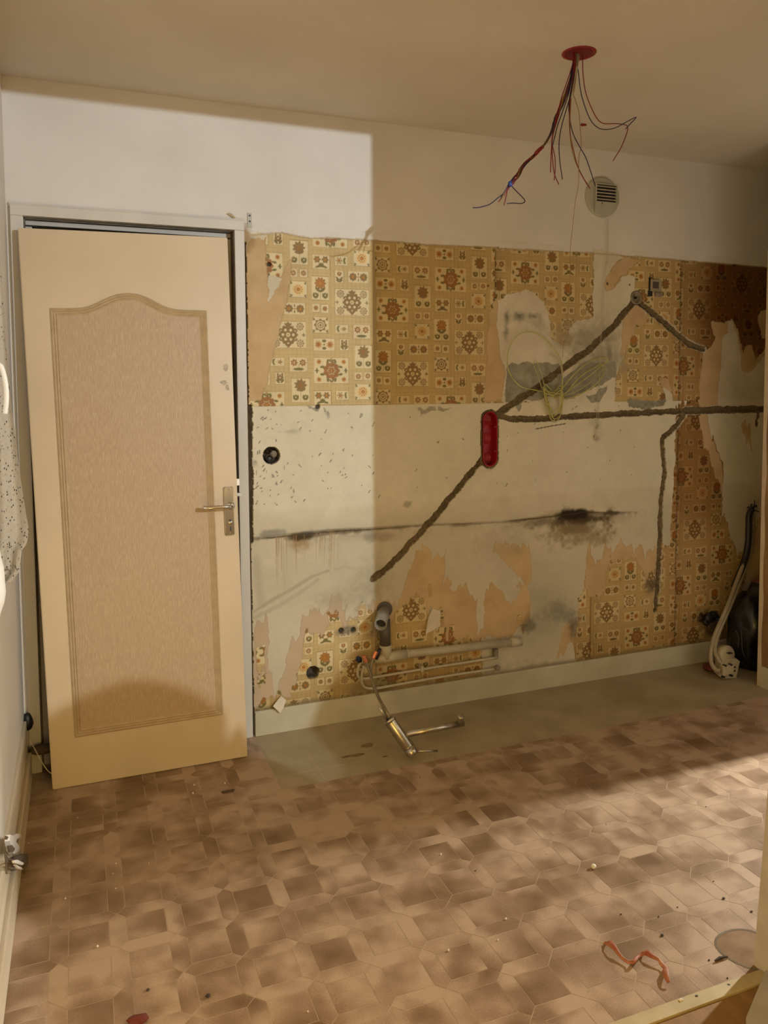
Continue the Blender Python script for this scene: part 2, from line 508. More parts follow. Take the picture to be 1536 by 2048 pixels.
hs, hp = TS - GAP, TP / 2
SQ = [(-hs, -hs), (hs, -hs), (hs, hs), (-hs, hs)]
hw = TP / 2 - TS - GAP                              # half width of the long hexagon
HX = [(-hp + GAP * 1.5, 0), (-TS + 0, -hw), (TS, -hw), (hp - GAP * 1.5, 0), (TS, hw), (-TS, hw)]
HY = [(-y, x) for x, y in HX]
pieces = []
for i in range(-11, 16):
    for j in range(-9, 7):
        cx, cy = TOX + i * TP, TOY - j * TP
        pieces.append(('s', cx + hp, cy + hp, SQ))
        pieces.append(('h', cx + hp, cy, HX))
        pieces.append(('v', cx, cy + hp, HY))
shared = {'s': tile_mesh(SQ, 'floor_tile'), 'h': tile_mesh(HX, 'border_tile', M_bord), 'v': tile_mesh(HY, 'border_tile', M_bord)}
REG = [(XL, 2.318, -1.742, -0.4715), (-0.84, -0.002, -0.4685, 0.03)]      # the main field and the foot of the door
tiles = []
for kind, x, y, P in pieces:
    for (x0, x1, y0, y1) in REG:
        w = [(x + a, y + b) for a, b in P]
        c = clip(w, x0, x1, y0, y1)
        if not c: continue
        ar = abs(sum(c[k][0] * c[(k + 1) % len(c)][1] - c[(k + 1) % len(c)][0] * c[k][1] for k in range(len(c)))) / 2
        if ar < 1e-5: continue
        d = math.hypot(x - CX, y - CY)
        v = Vector((x, y, 0)) - Vector((CX, CY, CZ))
        dd = v.dot(AY)
        sx, sy = PPX + F * v.dot(AX) / dd, PPY - F * v.dot(AZ) / dd
        inview = -60 < sx < 1600 and sy < 2120
        tiles.append((not inview, d, kind, x, y, c, len(c) == len(P) and all(abs(p[0] - q[0]) + abs(p[1] - q[1]) < 1e-6 for p, q in zip(c, w))))
tiles.sort(key=lambda t: (t[0], t[1]))
ns = nb = 0
rest = G()
for out, d, kind, x, y, c, full in tiles:
    if kind == 's': ns += 1
    else: nb += 1
    if (kind == 's' and ns <= 290) or (kind != 's' and nb <= 290):
        if out: continue
        if full:
            link('floor_tile' if kind == 's' else 'border_tile', shared[kind], None, floor).location = (x, y, 0)
        else:
            link('floor_tile' if kind == 's' else 'border_tile', tile_mesh(c, 'cut_tile', M_tile if kind == 's' else M_bord), None, floor)
    else:
        rest.prism(c, -0.0012, 0.0)
if rest.V:
    o = rest.build('far_border_tiles', M_bord, floor)
    o['kind'] = 'stuff'

# worn grey patch and dirt ring by the right jamb
pc = at_z(1496, 1898)
ringa = [k * math.pi / 14 for k in range(28)]
rb = lambda a: 0.075 * (1 + 0.05 * math.sin(3 * a))
G().prism([(pc.x + rb(a) * math.cos(a), pc.y + rb(a) * math.sin(a)) for a in ringa], 0.0, 0.0004).build('worn_patch', mat('worn_vinyl', (0.235, 0.155, 0.095), 0.95, base2=(0.33, 0.225, 0.145), scale=18, spec=0.05), floor)
gr = G()
V = [(pc.x + (rb(a) + d) * math.cos(a), pc.y + (rb(a) + d) * math.sin(a), 0.0008) for a in ringa for d in (-0.006, 0.0)]
gr.add(V, [(2 * k, 2 * k + 1, (2 * k + 3) % 56, (2 * k + 2) % 56) for k in range(28)])
gr.build('dirt_ring', M_ring, floor)['label'] = 'grey brown round dirt mark beside the jamb'
# stains on the lino
for (qx, qy, rx, ry, s) in ((708, 1511, 0.055, 0.012, 3), (733, 1491, 0.030, 0.02, 5), (770, 1513, 0.012, 0.006, 6)):
    c = at_z(qx, qy)
    rr = random.Random(s)
    pl = [(c.x + rx * math.cos(a) * rr.uniform(0.6, 1.2), c.y + ry * math.sin(a) * rr.uniform(0.6, 1.2)) for a in [k * math.pi / 9 for k in range(18)]]
    G().prism(pl, 0.0, 0.0007).build('floor_stain', mat('brown_stain', (0.16, 0.105, 0.05), 0.7, base2=(0.24, 0.17, 0.09), scale=50) if s != 5 else mat('tan_stain', (0.20, 0.14, 0.07), 0.7, base2=(0.27, 0.2, 0.1), scale=40), floor)

# threshold and the pale board at the foot of the jamb
th = struct('trim_1', G().box((XL, -1.775, -0.01), (0.862, -1.741, 0.005), 0.002), M_bar, 'worn pale wooden edge strip between floor and threshold')
th2 = struct('trim_2', G().box((XL, -1.86, -0.02), (0.84, -1.776, -0.001)), M_wood, 'brown wooden threshold board in the opening')
pb = G().prism([(0.862, -1.757), (0.841, -1.769), (0.705, -1.849), (0.66, -1.90), (0.66, -1.99), (0.98, -1.99), (0.98, -1.842), (0.862, -1.842)], 0.0, 0.014)
tag(pb.build('white_board', M_jamb), 'off-white slab lying flat at the foot of the right jamb', 'board')

# skirtings
gb = G()
gb.add([(0.004, -0.014, 0), (0.004, -0.014, 0.094), (0.004, -0.008, 0.1), (0.004, 0.03, 0.1), (0.004, 0.03, 0),
        (2.95, -0.014, 0), (2.95, -0.014, 0.094), (2.95, -0.008, 0.1), (2.95, 0.03, 0.1), (2.95, 0.03, 0)],
       [(0, 1, 2, 3, 4), (5, 9, 8, 7, 6), (0, 5, 6, 1), (1, 6, 7, 2), (2, 7, 8, 3), (3, 8, 9, 4), (4, 9, 5, 0)])
struct('baseboard_back', gb, M_base, 'olive cream skirting along the stripped wall')
gl = G()
for (x1, z0, z1) in ((XL + 0.012, 0.112, 0.225), (XL + 0.024, 0.0, 0.108)):
    gl.box((XL - 0.01, -1.72, z0), (x1, -0.075, z1), 0.004)
struct('baseboard_left', gl, M_leftbase, 'old cream two-step wooden skirting on the left wall')
struct('baseboard_right', G().box((XR - 0.012, -0.90, 0), (XR, -0.38, 0.10), 0.002), M_base, 'pale skirting end at the right edge')

# ------------------------------------------------------------------ the stripped back wall
wall_back = struct('wall_back', G().box((XL - 0.1, 0.0, 2.052), (3.05, 0.1, H)).box((XL - 0.1, 0.0, 0), (-0.8325, 0.1, 2.052)).box((-0.004, 0.055, 0), (3.05, 0.1, 2.052)).box((2.78, 0.0, 0), (3.05, 0.055, 2.052)),
                   M_paint, 'stripped kitchen wall with torn flower wallpaper and bare plaster')
DU = 0.0026
U0, U1, Z0, Z1 = -0.006, 2.785, 0.085, 2.054
NU, NZ = int((U1 - U0) / DU) + 1, int((Z1 - Z0) / DU) + 1
uu = U0 + np.arange(NU) * DU
zz = Z0 + np.arange(NZ) * DU
UU, ZZ = np.meshgrid(uu, zz)


def vnoise(shape, cell, seed):
    r = np.random.default_rng(seed)
    ny, nx = int(shape[0] / cell) + 3, int(shape[1] / cell) + 3
    g = r.random((ny, nx))
    y, x = np.arange(shape[0]) / cell, np.arange(shape[1]) / cell
    yi, xi = y.astype(int), x.astype(int)
    fy, fx = y - yi, x - xi
    fy, fx = fy * fy * (3 - 2 * fy), fx * fx * (3 - 2 * fx)
    a = g[yi][:, xi] * (1 - fx) + g[yi][:, xi + 1] * fx
    b = g[yi + 1][:, xi] * (1 - fx) + g[yi + 1][:, xi + 1] * fx
    return a * (1 - fy)[:, None] + b * fy[:, None]


def fbm(cell, seed, octs=4):
    s = np.zeros((NZ, NU)); w = 1.0; t = 0
    for o_ in range(octs):
        c = max(cell / 2 ** o_, 1.01)
        s += w * vnoise((NZ, NU), c, seed + o_ * 17); t += w; w *= 0.55
    return s / t


n_big, n_mid, n_fine = fbm(120, 1), fbm(28, 2), fbm(7, 3, 2)
n_f2 = fbm(3.2, 41, 2)
wu = (fbm(14, 5, 4) - 0.5) * 0.022
wz = (fbm(14, 9, 4) - 0.5) * 0.030
def streaks(cy, cx, seed):
    a = vnoise((NZ, int(NU * cy / cx) + 2), cy, seed)
    return a[:, np.minimum((np.arange(NU) * cy / cx).astype(int), a.shape[1] - 1)]


PU, PZ, PZS = UU + wu, ZZ + wz, ZZ + wz + (streaks(70, 6, 77) - 0.5) * 0.055 + (streaks(40, 3, 78) - 0.5) * 0.025
#                                       # ragged coordinates for torn edges


def c4(x, y): return (480 + x / 2.954, 440 + y / 2.954)
def c5(x, y): return (960 + x / 2.667, 480 + y / 2.667)
def c6(x, y): return (480 + x / 2.954, 780 + y / 2.954)
def c7(x, y): return (960 + x / 2.667, 820 + y / 2.667)
def c8(x, y): return (480 + x / 2.648, 1160 + y / 2.648)
def cp(x, y): return (x, y)


def to_wall(conv, P):
    out = []
    for q in P:
        w = at_y(*conv(*q), 0.0)
        out.append((w.x, w.z))
    return out


def inside(poly, A=None, B=None):
    A = PU if A is None else A
    B = PZ if B is None else B
    res = np.zeros(A.shape, bool)
    xs, ys = [p[0] for p in poly], [p[1] for p in poly]
    i0, i1 = max(int((min(xs) - U0) / DU) - 14, 0), min(int((max(xs) - U0) / DU) + 15, NU)
    j0, j1 = max(int((min(ys) - Z0) / DU) - 14, 0), min(int((max(ys) - Z0) / DU) + 15, NZ)
    if i1 <= i0 or j1 <= j0: return res
    a, b = A[j0:j1, i0:i1], B[j0:j1, i0:i1]
    r = np.zeros(a.shape, bool)
    n = len(poly)
    for k in range(n):
        x1, y1 = poly[k]; x2, y2 = poly[(k + 1) % n]
        if y1 == y2: continue
        c = ((y1 > b) != (y2 > b)) & (a < (x2 - x1) * (b - y1) / (y2 - y1) + x1)
        r ^= c
    res[j0:j1, i0:i1] = r
    return res


def seg_dist(P, A=None, B=None):
    """distance to a polyline and the position along it"""
    A = UU if A is None else A
    B = ZZ if B is None else B
    d = np.full(A.shape, 9.0); t_ = np.zeros(A.shape)
    L = 0.0
    tot = sum(math.hypot(P[k + 1][0] - P[k][0], P[k + 1][1] - P[k][1]) for k in range(len(P) - 1))
    for k in range(len(P) - 1):
        (x1, y1), (x2, y2) = P[k], P[k + 1]
        ln = math.hypot(x2 - x1, y2 - y1)
        t = np.clip(((A - x1) * (x2 - x1) + (B - y1) * (y2 - y1)) / max(ln * ln, 1e-9), 0, 1)
        q = np.hypot(A - x1 - t * (x2 - x1), B - y1 - t * (y2 - y1))
        mm = q < d
        d[mm] = q[mm]; t_[mm] = (L + t[mm] * ln) / tot
        L += ln
    return d, t_


# ---- the wallpaper print: one repeat of flower panels, drawn at 0.5 mm
PW, PH, RS = 0.272, 0.550, 0.0005
cw, ch = int(round(PW / RS)), int(round(PH / RS))
print_ = np.zeros((ch, cw, 3))
C_BG, C_BG2 = np.array((0.60, 0.44, 0.19)), np.array((0.72, 0.58, 0.31))
C_CR = np.array((0.76, 0.64, 0.37))
C_BR, C_OR, C_GR, C_RB, C_LINE = np.array((0.29, 0.185, 0.065)), np.array((0.52, 0.23, 0.04)), np.array((0.215, 0.175, 0.055)), np.array((0.36, 0.17, 0.05)), np.array((0.33, 0.22, 0.09))
yy_, xx_ = np.mgrid[0:ch, 0:cw]
gx, gy = xx_ * RS, yy_ * RS
print_[:] = C_BG
dots = (np.cos(gx / PW * 2 * math.pi * 30) * np.cos(gy / PH * 2 * math.pi * 60))
print_[dots > 0.45] = C_BG2
stripe = np.cos(gx / PW * 2 * math.pi * 15) > 0.93
print_[stripe] = print_[stripe] * 0.86
stripe = np.cos(gy / PH * 2 * math.pi * 30) > 0.93
print_[stripe] = print_[stripe] * 0.88


def paint(cx, cz, rad, fn):
    """fn(x, z) -> list of (mask, colour); every lattice copy is drawn"""
    for k in range(-2, 3):
        for m_ in range(-3, 4):
            ox, oz = cx + k * PW, cz + k * PH / 4 + m_ * PH
            x0, x1 = int((ox - rad) / RS), int((ox + rad) / RS) + 1
            y0, y1 = int((oz - rad) / RS), int((oz + rad) / RS) + 1
            x0, x1, y0, y1 = max(x0, 0), min(x1, cw), max(y0, 0), min(y1, ch)
            if x1 <= x0 or y1 <= y0: continue
            X, Z = gx[y0:y1, x0:x1] - ox, gy[y0:y1, x0:x1] - oz
            S = print_[y0:y1, x0:x1]
            for mk, c in fn(X, Z): S[mk] = c


def panel(w, h):
    def f(X, Z):
        a, b = np.abs(X), np.abs(Z)
        return [((a < w / 2) & (b < h / 2), C_CR), ((a < w / 2) & (b < h / 2) & ((a > w / 2 - 0.0013) | (b > h / 2 - 0.0013)), C_LINE)]
    return f


def flower(x, z, r, n=8, c=C_BR, c2=None, ring=None, amp=0.16):
    def f(X, Z):
        R, T = np.hypot(X - x, Z - z), np.arctan2(Z - z, X - x)
        out = [(R < r * (1 - amp + amp * np.cos(n * T)), c)]
        if ring is not None: out.append(((R < r * 0.66) & (R > r * 0.5), ring))
        out.append((R < r * 0.34, c2 if c2 is not None else C_CR))
        if c2 is None: out.append((R < r * 0.2, c))
        return out
    return f


def disc(x, z, rx, rz, c, rot=0.0):
    def f(X, Z):
        a, b = X - x, Z - z
        cs, sn = math.cos(rot), math.sin(rot)
        p, q = a * cs + b * sn, -a * sn + b * cs
        return [((p / rx) ** 2 + (q / rz) ** 2 < 1, c)]
    return f


def rect(x, z, w, h, c):
    return lambda X, Z: [((np.abs(X - x) < w / 2) & (np.abs(Z - z) < h / 2), c)]


def leafpair(x, z, r, c=C_GR):
    return [disc(x - r * 0.75, z, r, r * 0.42, c, -0.75), disc(x + r * 0.75, z, r, r * 0.42, c, 0.75)]


def tulip(x, z, s, c=C_BR):
    def f(X, Z):
        a, b = (X - x) / s, (Z - z) / s
        cup = (np.hypot(a, b * 0.95) < 1) & (b < 0.35 + 0.55 * np.abs(np.cos(a * 4.2)))
        return [(cup, c), ((np.hypot(a, b + 0.05) < 0.24), C_CR)]
    return f


def corners(w, h, r, c=C_GR):
    out = []
    for sx in (-1, 1):
        for sz in (-1, 1):
            out.append(disc(sx * w, sz * h, r, r * 0.45, c, sx * sz * 0.78))
            out.append(disc(sx * (w + r * 0.4), sz * (h - r * 0.7), r * 0.5, r * 0.25, c, sx * sz * 0.2))
    return out


def draw(cx, cz, w, h, items):
    rad = max(w, h) / 2 + 0.003
    for it in [panel(w, h)] + items: paint(cx, cz, rad, it)


def centre_A():
    it = [flower(0, 0, 0.037, 9, C_RB, None, None, 0.08), flower(0, 0, 0.019, 6, C_CR, None, None, 0.2), flower(0, 0, 0.0165, 6, C_RB, C_OR, None, 0.2)]
    for k in range(8):
        a = math.pi / 8 + k * math.pi / 4
        it.append(disc(0.042 * math.cos(a), 0.040 * math.sin(a), 0.010, 0.0048, C_GR, a + (0.55 if k % 2 else -0.55)))
    for sx in (-1, 1):
        it += [disc(sx * 0.062, 0, 0.004, 0.011, C_GR), disc(sx * 0.062, 0, 0.009, 0.003, C_GR)]
        it.append(flower(0, sx * 0.045, 0.0065, 6, C_RB)); it += leafpair(0, sx * 0.040, 0.008)
        for sz in (-1, 1): it.append(flower(sx * 0.053, sz * 0.036, 0.0105, 9, C_OR, C_RB))
    return it


def centre_B():
    it = [flower(0, 0, 0.041, 12, C_BR, C_BR, None, 0.07)]
    for k in range(6):
        a = k * math.pi / 3
        it.append(disc(0.0215 * math.cos(a), 0.0215 * math.sin(a), 0.0055, 0.0055, C_CR)); it.append(disc(0.0345 * math.cos(a + 0.52), 0.0345 * math.sin(a + 0.52), 0.0035, 0.0035, C_CR))
    it.append(flower(0, 0, 0.010, 6, C_CR, C_OR))
    for sx in (-1, 1):
        it.append(flower(sx * 0.064, 0, 0.008, 4, C_GR, C_GR, None, 0.4))
        it.append(disc(0, sx * 0.044, 0.0065, 0.007, C_BR)); it += leafpair(0, sx * 0.039, 0.010, C_BR)
        for sz in (-1, 1):
            it.append(flower(sx * 0.050, sz * 0.034, 0.0165, 8, C_BR, None, C_CR, 0.1))
            it.append(disc(sx * 0.033, sz * 0.020, 0.008, 0.0035, C_GR, -sx * sz * 0.7))
    return it


def carnation(dome):
    it = [rect(0, -0.022, 0.002, 0.044, C_GR)]
    if dome: it += [flower(0, 0.020, 0.027, 9, C_BR, C_RB, None, 0.14), disc(0, 0.001, 0.018, 0.006, C_BR)]
    else: it += [flower(0, 0.020, 0.025, 10, C_RB, C_OR, C_OR, 0.12)] + leafpair(0, -0.006, 0.014)
    it += [tulip(-0.020, -0.028, 0.0125, C_GR), tulip(0.020, -0.028, 0.0125, C_GR)]
    return it


draw(-0.063, 0.2529, 0.034, 0.036, [flower(0, 0, 0.011, 8, C_BR, C_OR)])
draw(-0.0252, 0.2517, 0.034, 0.036, [flower(0, 0, 0.011, 8, C_BR, C_OR)])
draw(0.0919, -0.2698, 0.150, 0.108, centre_B())
draw(-0.0446, 0.1843, 0.072, 0.066, [flower(0, 0, 0.027, 8, C_BR, None, C_CR, 0.1)] + corners(0.028, 0.025, 0.007))
draw(0.0472, 0.1714, 0.058, 0.036, [disc(-0.014, 0, 0.008, 0.013, C_GR), disc(-0.008, 0, 0.006, 0.010, C_CR), flower(0.010, 0, 0.0105, 5, C_BR, C_OR, None, 0.3), rect(-0.003, 0, 0.014, 0.0015, C_GR)])
draw(0.1329, 0.1613, 0.076, 0.058, [flower(-0.018, 0.008, 0.015, 7, C_RB), flower(0.018, 0.008, 0.015, 7, C_RB), disc(0, -0.018, 0.022, 0.0055, C_GR), rect(0, -0.008, 0.0015, 0.02, C_GR)])
draw(-0.0299, 0.1059, 0.092, 0.052, [flower(-0.025, 0, 0.016, 9, C_OR, C_RB, None, 0.22), flower(0.025, 0, 0.016, 9, C_OR, C_RB, None, 0.22), disc(0, 0.015, 0.009, 0.006, C_GR), disc(0, -0.015, 0.009, 0.006, C_GR), disc(0, 0, 0.004, 0.004, C_BR)])
draw(0.0561, 0.1067, 0.040, 0.050, [tulip(0, 0.003, 0.0135, C_BR), disc(-0.009, -0.012, 0.010, 0.004, C_GR, -0.8), disc(0.009, -0.012, 0.010, 0.004, C_GR, 0.8), disc(-0.009, 0.015, 0.004, 0.006, C_BR), disc(0.009, 0.015, 0.004, 0.006, C_BR)])
draw(0.1405, 0.0581, 0.078, 0.097, carnation(True))
draw(0.0, 0.0, 0.150, 0.106, centre_A())
draw(0.1165, -0.0236, 0.035, 0.034, [flower(0, 0, 0.0125, 8, C_RB)])
draw(0.1585, -0.0220, 0.035, 0.034, [flower(0, 0, 0.0125, 8, C_RB)])
draw(-0.039, -0.1105, 0.073, 0.058, [flower(-0.017, 0.009, 0.0155, 6, C_BR, C_OR), flower(0.017, 0.009, 0.0155, 6, C_BR, C_OR), disc(0, -0.013, 0.011, 0.009, C_GR), disc(-0.012, -0.019, 0.014, 0.0045, C_GR, 0.3), disc(0.012, -0.019, 0.014, 0.0045, C_GR, -0.3)])
draw(0.0458, -0.1018, 0.056, 0.040, [flower(-0.009, 0, 0.0145, 6, C_BR, C_OR, C_CR), disc(0.016, 0, 0.0065, 0.013, C_GR), disc(0.021, 0, 0.003, 0.011, C_CR)])
draw(0.1361, -0.0877, 0.073, 0.066, [disc(0, 0, 0.024, 0.022, np.array((0.78, 0.56, 0.24))), flower(0, 0, 0.0185, 10, C_OR, C_OR, C_CR, 0.14)] + corners(0.029, 0.026, 0.0065))
draw(0.0377, -0.1661, 0.040, 0.050, [rect(0, -0.010, 0.0016, 0.024, C_GR), tulip(0, 0.012, 0.009, C_RB), disc(-0.008, -0.008, 0.010, 0.0035, C_GR, -0.8), disc(0.008, -0.008, 0.010, 0.0035, C_GR, 0.8), disc(-0.007, -0.017, 0.009, 0.0035, C_GR, -0.6), disc(0.007, -0.017, 0.009, 0.0035, C_GR, 0.6)])
draw(0.1200, -0.1650, 0.090, 0.048, [flower(-0.023, 0, 0.0175, 8, C_BR, C_OR, None, 0.1), flower(0.023, 0, 0.0175, 8, C_BR, C_OR, None, 0.1), disc(0, 0.012, 0.0025, 0.006, C_GR), disc(0, -0.012, 0.0025, 0.006, C_GR), disc(0, 0, 0.0035, 0.0035, C_OR)])
draw(-0.0435, -0.2168, 0.074, 0.098, carnation(False))

# average the print down to the wall's grid spacing
K = 4
print_s = print_.copy()
for dx in range(K):
    for dy in range(K):
        if dx or dy: print_s += np.roll(np.roll(print_, -dx + 1, 1), -dy + 1, 0)
print_s /= K * K

A0 = at_y(*c4(900, 530), 0.0)
SEAMS = [-9, 0.530, 1.105, 1.628, 2.135, 9]
ORIG = [(A0.x - 0.2711, A0.z - 0.2565), (A0.x, A0.z), (A0.x + 0.6428, A0.z + 0.1842), (A0.x + 1.2873, A0.z - 1.5589), (A0.x + 1.70, A0.z - 1.32)]
q = at_y(*c7(1290, 770), 0.0)
ORIG[4] = (q.x, q.z)


b1, b2 = at_y(*c8(612, 478), 0.0), at_y(*c8(905, 158), 0.0)
LOWO = [(b1.x - 0.0919, b1.z + 0.2698), (b2.x - 0.0919, b2.z + 0.2698)]


def wallpaper(A, B):
    out = np.zeros(A.shape + (3,))
    jobs = [(s, ORIG[s], (B > 1.2) if s < 2 else True) for s in range(5)] + [(s, LOWO[s], B <= 1.2) for s in range(2)]
    for s, og, cond in jobs:
        mk = (A >= SEAMS[s]) & (A < SEAMS[s + 1]) & cond
        if not mk.any(): continue
        x, z = A[mk] - og[0], B[mk] - og[1]
        k = np.floor(x / PW)
        px = ((x - k * PW) / RS).astype(int) % cw
        pz = (np.mod(z - k * PH / 4, PH) / RS).astype(int) % ch
        out[mk] = print_s[pz, px]
    return out


# ---- layers: 0 white paint, 1 bare plaster, 2 backing paper, 3 wallpaper, 4 cement, 5 chase, 6 hole
PAINT, PLAST, BACK, PAPER, CEM, CHASE, HOLE = range(7)
cls = np.full((NZ, NU), PLAST, np.int8)
hgt = np.zeros((NZ, NU))


def lay(k, conv, P, ragged=True):
    mk = inside(to_wall(conv, P), *((PU, PZS if conv in (c7, c8, c6) else PZ) if ragged else (UU + wu * 0.25, ZZ + wz * 0.25)))
    cls[mk] = k
    return mk


# top edge of the paper; above it white paint
TOPE = [cp(470, 462), cp(500, 470), c4(165, 82), c4(250, 75), c4(330, 92), c4(410, 108), c4(560, 108), c4(700, 115), c4(740, 118), c4(950, 132), c4(1110, 146), c4(1530, 163),
        c5(0, 40), c5(300, 55), c5(605, 70), c5(880, 92), c5(1110, 112), cp(1530, 534), cp(1560, 537)]
topw = to_wall(cp, TOPE)
tz = np.interp(uu, [p[0] for p in topw], [p[1] for p in topw])
cls[ZZ + wz * 0.25 > tz[None, :]] = PAINT
ZB = 1.3375
# upper sheets
cls[(ZZ + wz * 0.15 > ZB) & (cls != PAINT)] = PAPER
# right-hand sheets down to the skirting
lay(PAPER, c7, [(1048, -40), (1045, 50), (1040, 250), (1025, 500), (1012, 705), (940, 740), (880, 775), (850, 710), (800, 740), (750, 700), (720, 740), (690, 760), (660, 740), (610, 770), (590, 720), (565, 760),
                (560, 860), (545, 960), (525, 1030), (515, 1150), (495, 1230), (515, 1400), (1700, 1300), (1700, -60)], True)
# torn band just under the clean straight edge
lay(PLAST, c5, [(980, 905), (985, 820), (975, 790), (1000, 770), (1030, 840), (1035, 905)])
lay(BACK, c5, [(955, 740), (1000, 733), (1028, 810), (1000, 790), (975, 785), (960, 765)])
# --- lower right sheet: fibrous top where only the backing is left
lay(BACK, c7, [(590, 715), (565, 760), (560, 860), (555, 950), (600, 1010), (640, 1015), (665, 980), (672, 880), (690, 800), (760, 800), (830, 790), (860, 880), (930, 880), (945, 735), (880, 770), (850, 710), (800, 740), (750, 700), (720, 740), (690, 760), (660, 740), (630, 745)])
lay(PLAST, c7, [(592, 700), (602, 800), (612, 835), (630, 780), (665, 745), (640, 700)])
# --- right tear down to bare plaster with tan fringe
lay(BACK, c7, [(1165, 20), (1178, 130), (1225, 260), (1285, 425), (1330, 640), (1370, 765), (1400, 765), (1330, 560), (1295, 420), (1290, 260), (1240, 170), (1230, 20)])
lay(PLAST, c7, [(1215, -10), (1222, 110), (1255, 180), (1298, 270), (1290, 540), (1335, 660), (1372, 765), (1425, 770), (1460, 600), (1520, 560), (1520, -10)])
lay(BACK, c7, [(1395, 70), (1440, 70), (1440, 130), (1455, 210), (1430, 180), (1400, 120)])
lay(BACK, c7, [(1460, 620), (1530, 560), (1530, 1020), (1440, 1040), (1400, 1050), (1420, 850)])
lay(PLAST, c7, [(1395, 960), (1440, 880), (1450, 960), (1420, 1060), (1390, 1050)])
# --- upper right tears
lay(BACK, c5, [(1228, 450), (1240, 433), (1300, 440), (1340, 423), (1375, 470), (1400, 600), (1415, 560), (1450, 560), (1470, 640), (1530, 560), (1530, 890), (1170, 890), (1170, 740), (1190, 610), (1235, 565), (1250, 530)])
lay(PLAST, c5, [(1287, 560), (1290, 520), (1320, 500), (1318, 430), (1345, 440), (1372, 500), (1392, 620), (1395, 690), (1425, 712), (1460, 690), (1530, 600), (1530, 890), (1268, 890), (1268, 790), (1283, 690)])
lay(PAPER, c5, [(1380, 480), (1400, 610), (1412, 565), (1450, 555), (1500, 520), (1480, 420), (1400, 420)])
lay(BACK, c5, [(1480, 420), (1500, 380), (1530, 370), (1530, 520), (1500, 520)])
# --- the big bare area in the middle
lay(BACK, c5, [(45, 390), (85, 320), (130, 320), (110, 420), (110, 560), (140, 700), (140, 860), (20, 860), (30, 700), (40, 520)])
lay(PLAST, c5, [(88, 400), (98, 330), (150, 285), (230, 263), (290, 285), (335, 330), (368, 400), (378, 470), (372, 520), (440, 535), (480, 470), (520, 430), (600, 415), (604, 55), (690, 60), (760, 92), (700, 150), (668, 250),
                (700, 265), (780, 185), (825, 200), (830, 300), (880, 330), (890, 400), (835, 430), (825, 500), (785, 560), (750, 650), (725, 740), (715, 870), (120, 870), (132, 700), (100, 570)])
lay(BACK, c5, [(658, 265), (668, 215), (710, 140), (770, 92), (860, 100), (800, 150), (740, 215), (700, 262)])
lay(BACK, c5, [(760, 420), (800, 350), (870, 340), (890, 420), (860, 470), (835, 440), (820, 510), (780, 570), (748, 640), (755, 540)])
lay(PAPER, c5, [(372, 520), (385, 450), (470, 440), (480, 480), (450, 560), (400, 540)])
lay(BACK, c5, [(440, 560), (470, 500), (500, 520), (470, 570)])
gm0 = lay(CEM, c5, [(138, 665), (250, 650), (330, 660), (415, 655), (445, 710), (445, 830), (360, 845), (230, 860), (225, 900), (205, 915), (190, 850), (150, 870), (138, 860)])
gm1 = lay(CEM, c5, [(440, 740), (520, 680), (570, 645), (640, 665), (722, 652), (732, 725), (690, 740), (650, 770), (600, 790), (545, 815), (500, 835), (450, 845)])
lay(CEM, c5, [(560, 840), (620, 820), (680, 770), (668, 820), (640, 860), (590, 870)])
lay(CEM, c5, [(782, 855), (990, 852), (985, 880), (935, 885), (900, 905), (790, 895)])
# --- lower left: backing and remnants of paper
lay(BACK, c8, [(70, 215), (150, 208), (160, 300), (150, 400), (160, 480), (185, 560), (200, 600), (180, 690), (70, 690)])
lay(BACK, c8, [(200, 605), (230, 455), (262, 350), (308, 290), (325, 175), (348, 220), (366, 152), (470, 150), (490, 78), (522, 70), (548, 130), (600, 180), (640, 150), (700, 112), (740, 120), (800, 120),
               (830, 130), (870, 10), (905, -95), (965, -170), (1010, -155), (1005, -90), (1050, -155), (1092, -150), (1082, -50), (1072, 5), (1095, -12), (1122, 0), (1100, 60), (1140, 50), (1200, 35), (1222, 66), (1256, 100), (1272, 200), (1290, 245), (1308, 175), (1320, 118), (1317, 40), (1334, 25), (1380, 75), (1420, 110), (1450, 130), (1500, 70), (1530, 60), (1536, 250), (1440, 290), (1280, 320), (1280, 600), (200, 680)])
lay(BACK, c7, [(-40, 1120), (20, 1020), (30, 968), (60, 1000), (90, 1092), (110, 1112), (130, 1060), (160, 1122), (180, 1060), (210, 1040), (215, 962), (187, 935), (240, 930), (226, 900), (150, 832), (100, 770), (68, 748), (80, 712), (130, 708), (200, 720), (262, 712),
               (276, 830), (270, 900), (252, 1010), (240, 1130), (228, 1152), (190, 1162), (120, 1172), (50, 1210), (-40, 1235)])
lay(PAPER, c8, [(85, 690), (130, 640), (200, 600), (270, 600), (262, 560), (300, 540), (320, 430), (340, 300), (345, 270), (370, 270), (400, 290), (425, 290), (470, 250), (462, 170), (520, 165), (545, 245), (600, 190), (622, 132), (700, 128), (725, 170),
                (822, 235), (830, 170), (860, 100), (930, 85), (985, 120), (985, 240), (1085, 250), (1090, 330), (1280, 320), (1285, 560), (1000, 640), (700, 640), (400, 700), (85, 720)])
lay(PAPER, c8, [(88, 340), (130, 340), (140, 465), (90, 470)])
lay(PAPER, c8, [(90, 500), (130, 500), (128, 565), (90, 565)])
lay(PAPER, c8, [(1060, 160), (1085, 155), (1080, 240), (1062, 235)])
lay(PAPER, c8, [(1105, 240), (1135, 250), (1125, 330), (1105, 330)])
lay(PAPER, c8, [(1000, 40), (1018, 30), (1012, 120), (1000, 130)])
lay(PAPER, c8, [(1465, 210), (1525, 190), (1530, 250), (1470, 255)])
lay(BACK, c8, [(690, 130), (735, 118), (735, 200), (700, 150)])
